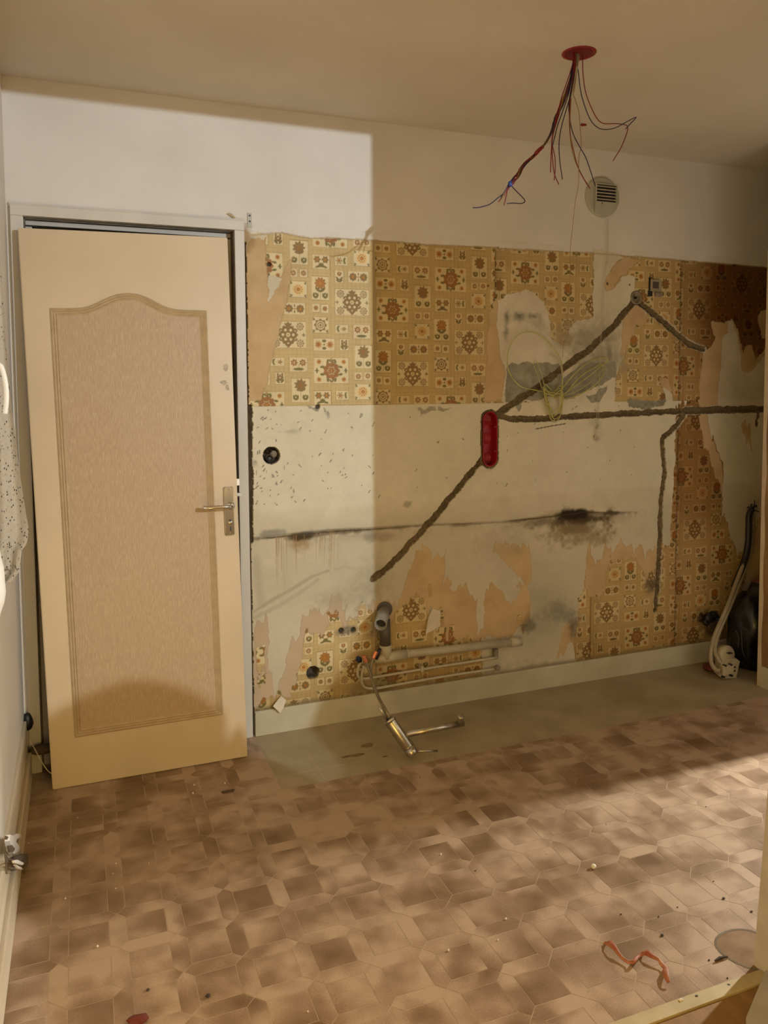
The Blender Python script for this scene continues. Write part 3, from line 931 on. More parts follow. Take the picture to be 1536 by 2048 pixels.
lay(BACK, c8, [(545, 130), (600, 120), (640, 130), (618, 180), (560, 230)])
lay(PLAST, c8, [(560, 140), (590, 110), (625, 150), (600, 185), (565, 195)])
lay(PLAST, c8, [(1000, 190), (1020, 150), (1062, 165), (1055, 240), (1010, 258), (975, 275)])
lay(PLAST, c8, [(150, 400), (160, 230), (200, 240), (240, 380), (225, 450), (195, 590), (180, 605), (165, 480)])
lay(PLAST, c8, [(1255, 100), (1280, 90), (1300, 130), (1285, 270), (1262, 275), (1252, 180)])
# tan remnant near the right part of the bare plaster
lay(BACK, c7, [(432, 1170), (490, 1130), (500, 1230), (440, 1290), (402, 1345), (430, 1240)])
# the left end by the frame: stripped corner
lay(BACK, c4, [(40, 120), (110, 110), (150, 110), (160, 300), (165, 480), (180, 470), (180, 400), (230, 340), (270, 280), (315, 215), (300, 330), (270, 490), (200, 800), (130, 1060), (60, 1070), (45, 1090), (20, 1090), (20, 400)])
lay(PLAST, c4, [(165, 330), (235, 345), (240, 360), (190, 460), (165, 480)])
lay(PLAST, c4, [(0, 60), (60, 70), (160, 85), (150, 120), (110, 112), (60, 120), (30, 200), (20, 520), (0, 520)])

# chases cut for cables
CH = [(c6, [(1436, 405), (1330, 530), (1200, 690), (1080, 830), (960, 960), (870, 1050), (790, 1118)], 0.0145),
      (c5, [(95, 930), (300, 790), (400, 715), (600, 570), (720, 450), (828, 322)], 0.0155),
      (c5, [(850, 330), (960, 420), (1060, 510), (1120, 558), (1195, 582)], 0.0150),
      (c5, [(95, 930), (160, 955), (300, 955), (500, 940), (800, 925), (1100, 910)], 0.0140),
      (c5, [(1100, 910), (1300, 905), (1560, 903)], 0.0180),
      (c5, [(1488, 905), (1485, 950), (1478, 985)], 0.0120),
      (c5, [(1088, 930), (1040, 1000), (980, 1048)], 0.0150)]
CH.append((c7, [(972, 160), (985, 330), (965, 480), (960, 700), (950, 900), (935, 1066)], 0.0140))
chase_m = np.zeros((NZ, NU), bool)
edge_w = (fbm(9, 31, 3) - 0.5) * 0.012
near = np.full((NZ, NU), 9.0)
for conv, P, hw_ in CH:
    d, t = seg_dist(to_wall(conv, P), UU + wu * 0.3, ZZ + wz * 0.2)
    mk = d + edge_w < hw_
    near = np.minimum(near, d - hw_)
    chase_m |= mk
    prof = np.clip(1 - d / (hw_ * 1.15), 0.15, 1) ** 0.5
    hgt[mk] = (0.017 * prof + (n_f2 - 0.5) * 0.006)[mk]
# pale broken rim along the chases
rim = (near > 0) & (near + edge_w * 1.2 < 0.0035) & ~chase_m
cls[rim & ((cls == PAPER) | (cls == BACK))] = PLAST
cls[chase_m] = CHASE
# rough crack between door frame and plaster
d, t = seg_dist([(0.003, 0.80), (0.004, 1.335)], UU + wu * 0.6, ZZ)
crack = d + edge_w * 0.6 < 0.010
cls[crack] = CHASE; hgt[crack] = (0.012 + (n_fine - 0.5) * 0.008)[crack]
crack = (UU < 0.0 + 0.003 * n_fine) & (ZZ < 1.98)
cls[crack] = CHASE; hgt[crack] = 0.010
# holes
HOLES = []
for conv, q, r, dep in ((c6, (187, 387), 0.0350, 0.042), (c8, (385, 490), 0.0270, 0.050), (c5, (835, 308), 0.0340, 0.022)):
    w = at_y(*conv(*q), 0.0)
    HOLES.append((w.x, w.z, r))
    d = np.hypot(UU - w.x, ZZ - w.z)
    mk = d + edge_w * 0.35 < r
    cls[mk] = HOLE
    hgt[mk] = dep * np.clip((r * 1.05 - d[mk]) / (r * 0.25), 0.2, 1)
    if r > 0.034: near = np.minimum(near, d - r)
w0, w1 = at_y(*c6(1476, 175), 0.0), at_y(*c6(1470, 405), 0.0)     # slot of the red three-gang box
BOXA, BOXB, BOXR = (w0.x, w1.z), (w0.x, w0.z), 0.0345
d, t = seg_dist([BOXA, BOXB])
mk = d + edge_w * 0.5 < BOXR + 0.011
cls[mk] = CHASE; hgt[mk] = 0.004
mk = d < BOXR - 0.001
cls[mk] = HOLE; hgt[mk] = 0.044
for conv, q, r in ((c8, (535, 266), 0.012), (c8, (600, 262), 0.012), (c6, (460, 100), 0.010), (c4, (172, 262), 0.008), (c5, (45, 245), 0.006), (c5, (680, 232), 0.005), (c5, (800, 238), 0.005), (c5, (990, 0), 0.0001)):
    w = at_y(*conv(*q), 0.0)
    mk = np.hypot(UU - w.x, (ZZ - w.z)) + edge_w * 0.6 < r
    cls[mk] = HOLE; hgt[mk] = 0.014

# ---- colours (albedo)
col = np.zeros((NZ, NU, 3))


def setc(k, a, b, n):
    mk = cls == k
    t = n[mk][:, None]
    col[mk] = np.array(a) * (1 - t) + np.array(b) * t


mix = np.clip((n_big * 0.5 + n_mid * 0.5 - 0.3) * 2.4, 0, 1)
setc(PAINT, (0.68, 0.635, 0.575), (0.74, 0.70, 0.645), mix)
setc(PLAST, (0.56, 0.50, 0.36), (0.70, 0.635, 0.485), mix)
setc(BACK, (0.50, 0.345, 0.175), (0.585, 0.42, 0.23), np.clip((n_mid - 0.25) * 2, 0, 1))
setc(CEM, (0.215, 0.20, 0.145), (0.36, 0.335, 0.255), np.clip((n_mid * 0.5 + n_fine * 0.5 - 0.25) * 2, 0, 1))
setc(CHASE, (0.09, 0.062, 0.028), (0.235, 0.172, 0.092), np.clip((n_mid * 0.35 + n_f2 * 0.65 - 0.2) * 1.6, 0, 1))
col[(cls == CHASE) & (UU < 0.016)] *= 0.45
setc(HOLE, (0.05, 0.042, 0.03), (0.12, 0.10, 0.075), np.clip((n_fine - 0.2) * 1.6, 0, 1))
pap = wallpaper(UU + wu * 0.05, ZZ + wz * 0.05)
mk = cls == PAPER
col[mk] = (pap * (0.90 + 0.2 * (n_mid - 0.5))[..., None])[mk]
# seams of the sheets
for s in SEAMS[1:-1]:
    sd = np.abs(UU - s - 0.0015)
    k = (sd < 0.003) & mk
    col[k] *= 0.62
    k = (UU > s) & (UU < s + 0.05) & mk
    col[k] *= (0.80 + 0.20 * np.clip((UU[k] - s) / 0.05, 0, 1))[:, None]


def tint(mask_f, c, keep=None):
    """mix towards colour c with a 0..1 field"""
    global col
    f = np.clip(mask_f, 0, 1)
    if keep is not None: f = f * keep
    col = col * (1 - f[..., None]) + np.array(c) * f[..., None]


solid = (cls != CHASE) & (cls != HOLE)
smooth = lambda x, a, b: np.clip((x - a) / (b - a), 0, 1) ** 2 * (3 - 2 * np.clip((x - a) / (b - a), 0, 1))
# grease and smoke stains on the paper at the right, old yellowing low down
paperm = (cls == PAPER)
f = smooth(UU + (n_mid - 0.5) * 0.10, 2.06, 2.40) * smooth(ZZ + (n_big - 0.5) * 0.2, 1.25, 1.75)
col[paperm] *= (1 - f[paperm][:, None] * np.array((0.66, 0.80, 0.92)))
f = smooth(UU + (n_mid - 0.5) * 0.06, 2.00, 2.13) * (1 - smooth(ZZ, 1.9, 2.2)) * 0.8
col[paperm] *= (1 - f[paperm][:, None] * np.array((0.16, 0.26, 0.34)))
f = smooth(UU, 0.50, 0.56) * 0.9  # darker, yellower paper past the bulb's shadow edge: shade put into the colour
col[paperm] *= (1 - f[paperm][:, None] * np.array((0.10, 0.17, 0.30)))
f = smooth(0.25 - ZZ + (n_mid - 0.5) * 0.1, -0.1, 0.15)
col[paperm] *= (1 - f[paperm][:, None] * np.array((0.22, 0.28, 0.4)))
f = (cls == BACK) * (ZZ < 1.1) * (1 - smooth(UU + (n_mid - 0.5) * 0.2, 0.50, 0.75))
tint(f * 0.65, (0.50, 0.40, 0.285))
f = smooth(UU + (n_mid - 0.5) * 0.08, 2.02, 2.12) * smooth(ZZ + (n_big - 0.5) * 0.3, 0.62, 0.95) * (ZZ < 1.34)
col[paperm] *= (1 - f[paperm][:, None] * np.array((0.34, 0.45, 0.58)))
# the bare band between 0.9 and 1.34 m is cleaner and greyer than the plaster under it
band = smooth(ZZ, 0.90, 0.93) * (1 - smooth(ZZ, 1.33, 1.345)) * (cls == PLAST)
tint(band * 0.5, (0.70, 0.65, 0.495))
# dirty plaster below the old worktop, towards the right
low = (1 - smooth(ZZ, 0.80, 0.92)) * (cls == PLAST)
tint(low * 0.55 * smooth(n_big + n_mid * 0.5, 0.55, 0.95), (0.42, 0.37, 0.26))
f = np.exp(-(((UU - 1.36) / 0.16) ** 2 + ((ZZ - 0.35) / 0.20) ** 2)) * (cls == PLAST) * (0.5 + n_mid)
tint(f * 0.6, (0.30, 0.27, 0.19))
# worktop line: brown joint, rust and mould
JL = to_wall(cp, [c6(70, 880), c6(160, 876), c6(300, 860), c6(560, 836), c6(740, 826), c6(1000, 806), c6(1100, 800), c6(1536, 783), c7(200, 588), c7(330, 575), c7(450, 560), c7(560, 545), c7(700, 548), c7(850, 545)])
d, t = seg_dist(JL, UU, ZZ + (n_mid - 0.5) * 0.015)
lw = 0.006 + 0.010 * n_mid + 0.006 * np.exp(-((UU - 0.30) / 0.25) ** 2)
fade = np.interp(UU, [0, 0.05, 0.5, 0.7, 1.15, 1.3, 1.55, 1.75, 1.9], [0.5, 1, 1, 0.6, 0.55, 0.9, 0.9, 0.45, 0.0])
tint((1 - smooth(d, lw * 0.3, lw)) * fade * 0.92 * (0.55 + 0.45 * smooth(n_mid, 0.35, 0.6)), (0.12, 0.085, 0.045), solid)
below = np.clip(1 - np.abs(d) / 0.055, 0, 1) * (ZZ < np.interp(UU, [p[0] for p in JL], [p[1] for p in JL]) + 0.004)
tint(below * 0.55 * smooth(n_mid + (n_fine - 0.5) * 0.5, 0.42, 0.7), (0.24, 0.185, 0.115), solid)


def blob(conv, q, rx, rz, c, a, sharp=0.5, nz=1.0):
    global col
    w = at_y(*conv(*q), 0.0)
    e = np.hypot((UU - w.x) / rx, (ZZ - w.z) / rz) + ((n_mid - 0.5) * 1.1 + (n_fine - 0.5) * 0.5) * nz
    tint((1 - smooth(e, sharp, 1.05)) * a, c, solid)


blob(c6, (350, 905), 0.06, 0.05, (0.32, 0.20, 0.07), 0.75, 0.0)
blob(c6, (180, 850), 0.07, 0.02, (0.22, 0.20, 0.16), 0.7, 0.2)
blob(c6, (450, 845), 0.09, 0.02, (0.20, 0.18, 0.14), 0.7, 0.2)
blob(c6, (770, 870), 0.06, 0.035, (0.24, 0.20, 0.14), 0.75, 0.1)
blob(c6, (840, 870), 0.10, 0.03, (0.30, 0.25, 0.17), 0.6, 0.1)
blob(c7, (600, 580), 0.20, 0.026, (0.10, 0.07, 0.035), 0.85, 0.1)
blob(c7, (540, 620), 0.26, 0.10, (0.20, 0.14, 0.065), 0.9, 0.2)
blob(c7, (330, 600), 0.16, 0.030, (0.16, 0.12, 0.07), 0.75, 0.1)
blob(c7, (700, 550), 0.12, 0.014, (0.08, 0.055, 0.03), 0.85, 0.2)
blob(c7, (560, 690), 0.14, 0.05, (0.36, 0.27, 0.16), 0.6, 0.0)
blob(c7, (120, 740), 0.16, 0.12, (0.40, 0.34, 0.22), 0.45, 0.0)
blob(c7, (560, 585), 0.17, 0.030, (0.07, 0.045, 0.02), 0.9, 0.3, 0.5)
blob(c7, (510, 556), 0.115, 0.034, (0.022, 0.014, 0.007), 0.98, 0.5, 0.5)
blob(c6, (365, 866), 0.075, 0.022, (0.06, 0.036, 0.012), 0.95, 0.4, 0.5)
blob(c6, (400, 850), 0.05, 0.012, (0.09, 0.08, 0.06), 0.8, 0.3, 0.6)
d, t = seg_dist(JL, UU, ZZ + (n_fine - 0.5) * 0.004)
tint((1 - smooth(d, 0.0012, 0.0035)) * np.interp(UU, [0, 0.04, 0.08, 0.5, 0.6, 1.15, 1.3, 1.6, 1.75, 1.9], [0, 0.3, 0.95, 0.9, 0.5, 0.35, 0.85, 0.8, 0.3, 0]), (0.075, 0.05, 0.024), solid)
# rusty runs
for k in range(26):
    x = 0.10 + 0.30 * rng.random() ** 1.2
    zt, ln = float(np.interp(x, [p[0] for p in JL], [p[1] for p in JL])), 0.06 + 0.17 * rng.random()
    d = np.abs(UU - x - (n_big - 0.5) * 0.02)
    tint((d < 0.0022) * (ZZ < zt) * (ZZ > zt - ln) * np.clip((ZZ - (zt - ln)) / ln + 0.25, 0, 1) * (0.30 + 0.3 * rng.random()), (0.34, 0.22, 0.10), solid)
# sweeping grey scuffs
for P, wdt, a in (([(80, 1310), (200, 1235), (300, 1180), (420, 1105), (520, 1068)], 0.011, 0.6), ([(85, 1345), (240, 1270), (380, 1180), (460, 1120)], 0.013, 0.4), ([(95, 1000), (110, 1120), (120, 1250)], 0.03, 0.35), ([(560, 1060), (620, 1045), (690, 1060)], 0.008, 0.3)):
    d, t = seg_dist(to_wall(c6, P))
    tint((1 - smooth(d + (n_mid - 0.5) * 0.012, 0, wdt)) * a, (0.33, 0.29, 0.20), solid)
# marks of the grey cloud left of the pipes
blob(c6, (640, 1230), 0.20, 0.07, (0.40, 0.34, 0.24), 0.65, 0.0)
blob(c6, (780, 1130), 0.10, 0.12, (0.36, 0.31, 0.21), 0.6, 0.0)
blob(c8, (720, 260), 0.06, 0.12, (0.26, 0.22, 0.15), 0.7, 0.0)
blob(c8, (570, 265), 0.075, 0.022, (0.20, 0.17, 0.12), 0.85, 0.1)
blob(c8, (700, 560), 0.22, 0.035, (0.22, 0.18, 0.09), 0.6, 0.0)
blob(c8, (1400, 500), 0.20, 0.10, (0.36, 0.32, 0.23), 0.6, 0.0)
blob(c7, (440, 1090), 0.14, 0.09, (0.22, 0.20, 0.15), 0.7, 0.0)
blob(c7, (260, 1150), 0.05, 0.05, (0.16, 0.14, 0.10), 0.75, 0.0)
blob(c7, (910, 940), 0.045, 0.045, (0.14, 0.10, 0.06), 0.8, 0.1)
blob(c7, (500, 1160), 0.03, 0.06, (0.16, 0.11, 0.06), 0.75, 0.1)
blob(c7, (1200, 1110), 0.10, 0.06, (0.012, 0.010, 0.008), 0.97, 0.4)
blob(c7, (1240, 1160), 0.09, 0.09, (0.04, 0.025, 0.015), 0.85, 0.1)
# scuffs in the bare arch, and the grey haze right of it
for q, rx, rz, a in (((145, 420), 0.025, 0.07, 0.95), ((210, 405), 0.05, 0.03, 0.95), ((285, 408), 0.04, 0.02, 0.95), ((140, 480), 0.02, 0.05, 0.7), ((300, 450), 0.08, 0.05, 0.4)):
    blob(c5, q, rx, rz, (0.20, 0.18, 0.13), a, 0.0)
blob(c5, (560, 510), 0.26, 0.12, (0.30, 0.26, 0.18), 0.75, 0.1)
blob(c5, (640, 640), 0.22, 0.10, (0.34, 0.30, 0.22), 0.7, 0.1)
blob(c5, (690, 610), 0.02, 0.05, (0.2, 0.18, 0.13), 0.7, 0.0)
blob(c5, (620, 1060), 0.03, 0.022, (0.22, 0.19, 0.14), 0.7, 0.1)
blob(c5, (620, 980), 0.05, 0.12, (0.42, 0.37, 0.27), 0.5, 0.0)
blob(c6, (990, 675), 0.030, 0.022, (0.36, 0.32, 0.23), 0.85, 0.55)
blob(c6, (1170, 308), 0.008, 0.006, (0.30, 0.14, 0.06), 0.9, 0.5)
blob(c6, (1480, 470), 0.035, 0.035, (0.36, 0.31, 0.21), 0.6, 0.0)
# grey old adhesive at the top of the band
for P in ([(1040, 100), (1250, 105), (1200, 125), (1110, 135), (1070, 158)], [(500, 100), (540, 150), (515, 175), (505, 140)], [(705, 145), (722, 145), (722, 172), (705, 172)], [(390, 92), (480, 92), (465, 125), (440, 110)], [(440, 92), (480, 92), (460, 118)]):
    mk2 = inside(to_wall(c6, P)) & (cls == PLAST)
    tint(mk2 * 0.8 * smooth(n_fine, 0.25, 0.5), (0.27, 0.24, 0.17))
# small dark chips where the old tiles were scraped off
for k in range(120):
    if k < 66: x, z = 0.02 + 0.55 * rng.random() ** 1.3, 0.93 + 0.40 * rng.random()
    elif k < 90: x, z = 0.02 + 0.10 * rng.random(), 0.90 + 0.43 * rng.random()
    else: x, z = 0.5 + 1.4 * rng.random(), 0.95 + 0.37 * rng.random()
    a = rng.choice([0.9, 1.0, -0.8, 1.6, 0.5])
    ln, th_ = 0.0028 + 0.006 * rng.random() ** 2, 0.0014 + 0.0014 * rng.random()
    i0, i1 = int((x - 0.03 - U0) / DU), int((x + 0.03 - U0) / DU)
    j0_, j1_ = int((z - 0.03 - Z0) / DU), int((z + 0.03 - Z0) / DU)
    i0, j0_ = max(i0, 0), max(j0_, 0)
    sx, sz = UU[j0_:j1_, i0:i1] - x, ZZ[j0_:j1_, i0:i1] - z
    p, q2 = sx * math.cos(a) + sz * math.sin(a), -sx * math.sin(a) + sz * math.cos(a)
    e = (np.abs(p) < ln) & (np.abs(q2) < th_) & (cls[j0_:j1_, i0:i1] == PLAST)
    S = col[j0_:j1_, i0:i1]
    S[e] = S[e] * 0.30 + np.array((0.12, 0.10, 0.07)) * 0.5
blob(c6, (85, 430), 0.02, 0.02, (0.3, 0.27, 0.2), 0.6, 0.1)
blob(c6, (300, 245), 0.06, 0.012, (0.4, 0.36, 0.27), 0.6, 0.1)
# rusty corner by the frame's top
blob(c4, (35, 80), 0.04, 0.09, (0.30, 0.19, 0.07), 0.75, 0.1)
blob(c4, (15, 400), 0.012, 0.35, (0.25, 0.18, 0.09), 0.5, 0.0)
# scratch under the horizontal chase
d, t = seg_dist(to_wall(c5, [(297, 1008), (380, 992), (455, 980)]))
tint((d < 0.003) * 0.85, (0.13, 0.10, 0.06), solid)
# shade line painted above the skirting and yellow edge along the top of the paper
tint((1 - smooth(ZZ + (n_mid - 0.5) * 0.02, 0.10, 0.125)) * 0.7, (0.17, 0.125, 0.06), solid)
tint((np.abs(ZZ - tz[None, :] + (n_mid - 0.5) * 0.008) < 0.004) * 0.6, (0.42, 0.31, 0.16), solid)
# paper edges: darker torn rim
for k in (PAPER, BACK):
    mk2 = cls == k
    ed = mk2 & ~(np.roll(mk2, 1, 0) & np.roll(mk2, -1, 0) & np.roll(mk2, 1, 1) & np.roll(mk2, -1, 1))
    col[ed] *= 0.86
col *= (0.97 + 0.06 * n_fine)[..., None]
col = np.clip(col, 0.004, 0.8)

# ---- relief
rel = {PAINT: -0.0014, PLAST: 0.0, BACK: -0.0007, PAPER: -0.0013, CEM: 0.0012}
for k, v in rel.items():
    hgt[cls == k] = v
hgt += np.where(solid, (n_mid - 0.5) * 0.0022 + (n_big - 0.5) * 0.003, 0)
# lifted edge at the seam by the middle of the wall
mk2 = (np.abs(UU - 0.535) < 0.012) & paperm
hgt[mk2] -= 0.003 * (1 - np.abs(UU[mk2] - 0.535) / 0.012)

# ---- one mesh per layer
quad_c = cls[:-1, :-1].copy()
# a quad that touches a chase or a hole belongs to it, so walls of cuts take its colour
for k in (CHASE, HOLE):
    t_ = (cls[:-1, :-1] == k) | (cls[1:, :-1] == k) | (cls[:-1, 1:] == k) | (cls[1:, 1:] == k)
    quad_c[t_] = k
idx = np.arange(NZ * NU).reshape(NZ, NU)
qv = np.stack([idx[:-1, :-1], idx[:-1, 1:], idx[1:, 1:], idx[1:, :-1]], -1)
co_all = np.stack([UU, hgt, ZZ], -1).reshape(-1, 3)
col_all = col.reshape(-1, 3)


def layer(name, sel, mt, label=None):
    q_ = qv[sel]
    if len(q_) == 0: return None
    used, inv = np.unique(q_.ravel(), return_inverse=True)
    me = bpy.data.meshes.new(name)
    nv, nf = len(used), len(q_)
    me.vertices.add(nv); me.loops.add(nf * 4); me.polygons.add(nf)
    me.vertices.foreach_set('co', co_all[used].astype(np.float32).ravel())
    me.loops.foreach_set('vertex_index', inv.astype(np.int32))
    me.polygons.foreach_set('loop_start', (np.arange(nf) * 4).astype(np.int32))
    me.polygons.foreach_set('use_smooth', np.ones(nf, bool))
    at = me.color_attributes.new('Col', 'FLOAT_COLOR', 'POINT')
    at.data.foreach_set('color', np.concatenate([col_all[used], np.ones((nv, 1))], 1).astype(np.float32).ravel())
    me.update(calc_edges=True)
    me.materials.append(mt)
    o_ = link(name, me, None, wall_back)
    if label: o_['label'] = label
    return o_


MA_pl, MA_pp, MA_bk = mat_attr('bare_wall_plaster', 0.9, 0.25, 110), mat_attr('printed_wallpaper', 0.6, 0.08, 200), mat_attr('brown_backing_paper', 0.85, 0.2, 160)
MA_ch = mat_attr('rough_mortar', 0.95, 0.5, 120)
midU = 0.5 * (UU[:-1, :-1] + UU[1:, 1:])
midZ = 0.5 * (ZZ[:-1, :-1] + ZZ[1:, 1:])
layer('paint_skin', quad_c == PAINT, MA_pl, 'white paint above the paper')
layer('bare_plaster', quad_c == PLAST, MA_pl, 'scraped off-white plaster')
layer('cement_patch', quad_c == CEM, MA_pl, 'grey cement showing under the plaster')
for nm, sel, lb in (('wallpaper_sheet', midZ > 1.30, None), ('wallpaper_sheet', midZ <= 1.30, None)):
    pass
k_ = quad_c == PAPER
upper = (midZ > 1.333)
edges = [-1, 0.530, 1.105, 1.628, 2.135, 9]
for i in range(5):
    s_ = k_ & upper & (midU >= edges[i]) & (midU < edges[i + 1])
    layer('wallpaper_sheet', s_, MA_pp, 'dark smoke-stained sheet of flower wallpaper' if i == 4 else None)
for (a, b, lb) in ((-1, 1.2, 'torn remnant of flower wallpaper behind the pipes'), (1.2, 2.02, 'torn flower wallpaper at lower right'), (2.02, 9, 'stained flower wallpaper strip right of the chase')):
    layer('wallpaper_sheet', k_ & ~upper & (midU >= a) & (midU < b), MA_pp, lb)
for (a, b) in ((-1, 0.6), (0.6, 1.3), (1.3, 2.0), (2.0, 9)):
    layer('backing_paper', (quad_c == BACK) & (midU >= a) & (midU < b), MA_bk, None)
layer('cable_chase', quad_c == CHASE, MA_ch, 'rough brown grooves cut for cables')
layer('wall_hole', quad_c == HOLE, MA_ch, None)

# curled scraps of paper still hanging on the wall


def flap(conv, P, lift, mt, label):
    W = [at_y(*conv(*q), -0.004) for q in P]
    n = len(W)
    V = []
    for k, w in enumerate(W):
        V.append((w.x, w.y - lift[k], w.z))
    for k, w in enumerate(W):
        V.append((w.x, w.y - lift[k] - 0.0012, w.z))
    Fc = [tuple(range(n)), tuple(range(n, 2 * n))[::-1]] + [(k, (k + 1) % n, n + (k + 1) % n, n + k) for k in range(n)]
    o_ = mesh('paper_flap', V, Fc, mt, wall_back)
    o_['label'] = label


flap(c8, [(168, 658), (190, 632), (216, 610), (242, 632), (226, 664), (205, 690)], [0.022, 0.016, 0.006, 0.008, 0.018, 0.028], M_flap, 'white curled scrap of paper at lower left')
flap(c8, [(972, 280), (998, 190), (1020, 150), (1060, 165), (1055, 240), (1010, 262)], [0.020, 0.004, 0.0, 0.0, 0.010, 0.018], M_flap, 'pale hanging flap of torn paper')
0 and flap(c4, [(712, 62), (728, 20), (742, 30), (735, 75), (712, 110), (690, 108)], [0.004, 0.003, 0.001, 0.003, 0.004, 0.002], M_flap, 'loose paint edge above the paper')

# ------------------------------------------------------------------ door frame
frame = empty('door_1', (-0.43, 0, 0))
frame['kind'] = 'structure'
frame['label'] = 'grey white door frame at the left of the wall'
ZT = 2.058
# casing: left post leans a little, as in the photograph
gfL = G()
for a, b, y0, y1 in ((-0.832, -0.790, -0.018, 0.02),):
    gfL.box((a, y0, 0), (b, y1, 2.02), 0.003)
gfL.build('frame_post', M_frame, frame)
G().box((-0.046, -0.018, 0), (-0.007, 0.02, 2.02), 0.003).build('frame_post', M_frame, frame)
G().box((-0.832, -0.018, 2.02), (-0.007, 0.02, ZT), 0.003).build('frame_head', M_frame, frame)
G().box((-0.836, -0.010, ZT - 0.01), (-0.003, 0.02, ZT + 0.008), 0.002).build('frame_lip', M_frame, frame)
# rebate (dark line) and inner stop
reb = G().box((-0.790, 0.020, 0), (-0.786, 0.075, 2.02)).box((-0.050, 0.020, 0), (-0.046, 0.075, 2.02)).box((-0.790, 0.020, 2.016), (-0.046, 0.075, 2.02))
reb.build('rebate', M_rebate, frame)
G().box((-0.787, 0.045, 0), (-0.765, 0.09, 1.995), 0.002).build('door_stop', M_frame, frame)
G().box((-0.073, 0.045, 0), (-0.049, 0.09, 1.995), 0.002).build('door_stop', M_frame, frame)
G().box((-0.787, 0.045, 2.000), (-0.049, 0.09, 2.016), 0.002).build('door_stop', M_frame, frame)
G().box((-0.832, 0.0, 0), (-0.82, 0.1, ZT)).box((-0.02, 0.02, 0), (-0.006, 0.1, ZT)).build('lining', M_rebate, frame)
G().box((-0.050, 0.03, 0.94), (-0.044, 0.045, 1.06), 0.001).build('strike_plate', M_chrome_dull, frame)
G().box((-0.055, -0.026, 0.985), (-0.040, -0.016, 0.998), 0.001).build('latch_tab', M_white, frame)

# ------------------------------------------------------------------ the loose door leaf
BL, BR = at_z(105, 1580, 0.001), at_z(495, 1513, 0.002)
TL, TR = at_y(35, 455, -0.060), at_y(455, 475, -0.056)
LW = ((BR - BL).length + (TR - TL).length) / 2
LH = ((TL - BL).length + (TR - BR).length) / 2
nrm = (BR - BL).cross(TL - BL).normalized()
if nrm.y > 0: nrm = -nrm


def D(a, b, d=0.0):
    """a metres from the left edge, b metres up, d proud of the front"""
    s, t = a / LW, b / LH
    p = BL * (1 - s) * (1 - t) + BR * s * (1 - t) + TR * s * t + TL * (1 - s) * t
    return p + nrm * d


def pix_to_door(px, py):
    r = ray(px, py)
    c = Vector((CX, CY, CZ))
    p0 = (BL + BR + TL + TR) / 4
    p = c + r * ((p0 - c).dot(nrm) / r.dot(nrm))
    s, t = 0.5, 0.5
    for _ in range(20):
        e = D(s * LW, t * LH) - p
        ds = (BR - BL) * (1 - t) + (TR - TL) * t
        dt = (TL - BL) * (1 - s) + (TR - BR) * s
        s -= e.dot(ds) / ds.length_squared
        t -= e.dot(dt) / dt.length_squared
    return s * LW, t * LH


door = empty('door_leaf', (BL + BR) / 2, 'cream door leaf with an arched tan panel, leaning before the grey frame', 'door')
TH = 0.036
na, nb_ = 2, 2
bmv = bmesh.new()
vs = [bmv.verts.new(D(a, b, d)) for d in (0, -TH) for (a, b) in ((0, 0), (LW, 0), (LW, LH), (0, LH))]
for f_ in ((0, 1, 2, 3), (7, 6, 5, 4), (0, 4, 5, 1), (1, 5, 6, 2), (2, 6, 7, 3), (3, 7, 4, 0)):
    bmv.faces.new([vs[i] for i in f_])
bmesh.ops.recalc_face_normals(bmv, faces=bmv.faces)
bmesh.ops.bevel(bmv, geom=bmv.edges[:], offset=0.0025, segments=2, affect='EDGES')
me = bpy.data.meshes.new('slab'); bmv.to_mesh(me); bmv.free()
link('slab', me, M_leaf, door)


def z1c(x, y): return (x / 2.743, 350 + y / 2.743)
def z2c(x, y): return (x / 2.695, 880 + y / 2.695)


arch = [z1c(275, 718), z1c(370, 721), z1c(450, 722), z1c(500, 712), z1c(560, 682), z1c(625, 654), z1c(700, 645), z1c(770, 655), z1c(835, 688), z1c(890, 723), z1c(940, 743), z1c(1000, 750), z1c(1132, 755)]
out_ = [pix_to_door(*q) for q in arch]
x_l = 0.5 * (out_[0][0] + pix_to_door(*z2c(400, 1600))[0])
x_r = 0.5 * (out_[-1][0] + pix_to_door(*z2c(1205, 1480))[0])
z_b = 0.5 * (pix_to_door(*z2c(400, 1600))[1] + pix_to_door(*z2c(1205, 1480))[1])
zs = [p[1] for p in out_]
shoulder = 0.5 * (zs[0] + zs[-1])
tops = [(x_l + (x_r - x_l) * k / 24.0) for k in range(25)]
sx0, sx1 = out_[0][0], out_[-1][0]
rawx = [x_l + (p[0] - sx0) / (sx1 - sx0) * (x_r - x_l) for p in out_]
rawz = [p[1] - (zs[0] + (zs[-1] - zs[0]) * k / (len(out_) - 1)) for k, p in enumerate(out_)]
arc = [(x, shoulder + v) for x, v in zip(tops, np.interp(tops, rawx, rawz))]
arc = [arc[0]] + [(arc[k][0], 0.25 * arc[k - 1][1] + 0.5 * arc[k][1] + 0.25 * arc[k + 1][1]) for k in range(1, 24)] + [arc[-1]]
contour = [(x_r, z_b), (x_l, z_b)] + arc                      # clockwise seen from the front


def inset(P, d):
    n = len(P); out = []
    for k in range(n):
        a, b, c = Vector(P[k - 1]), Vector(P[k]), Vector(P[(k + 1) % n])
        e1, e2 = (b - a).normalized(), (c - b).normalized()
        n1, n2 = Vector((e1.y, -e1.x)), Vector((e2.y, -e2.x))
        mm = (n1 + n2)
        mm = mm / max(mm.dot(mm) / 2, 0.35)
        out.append(tuple(b + mm * d))
    return out


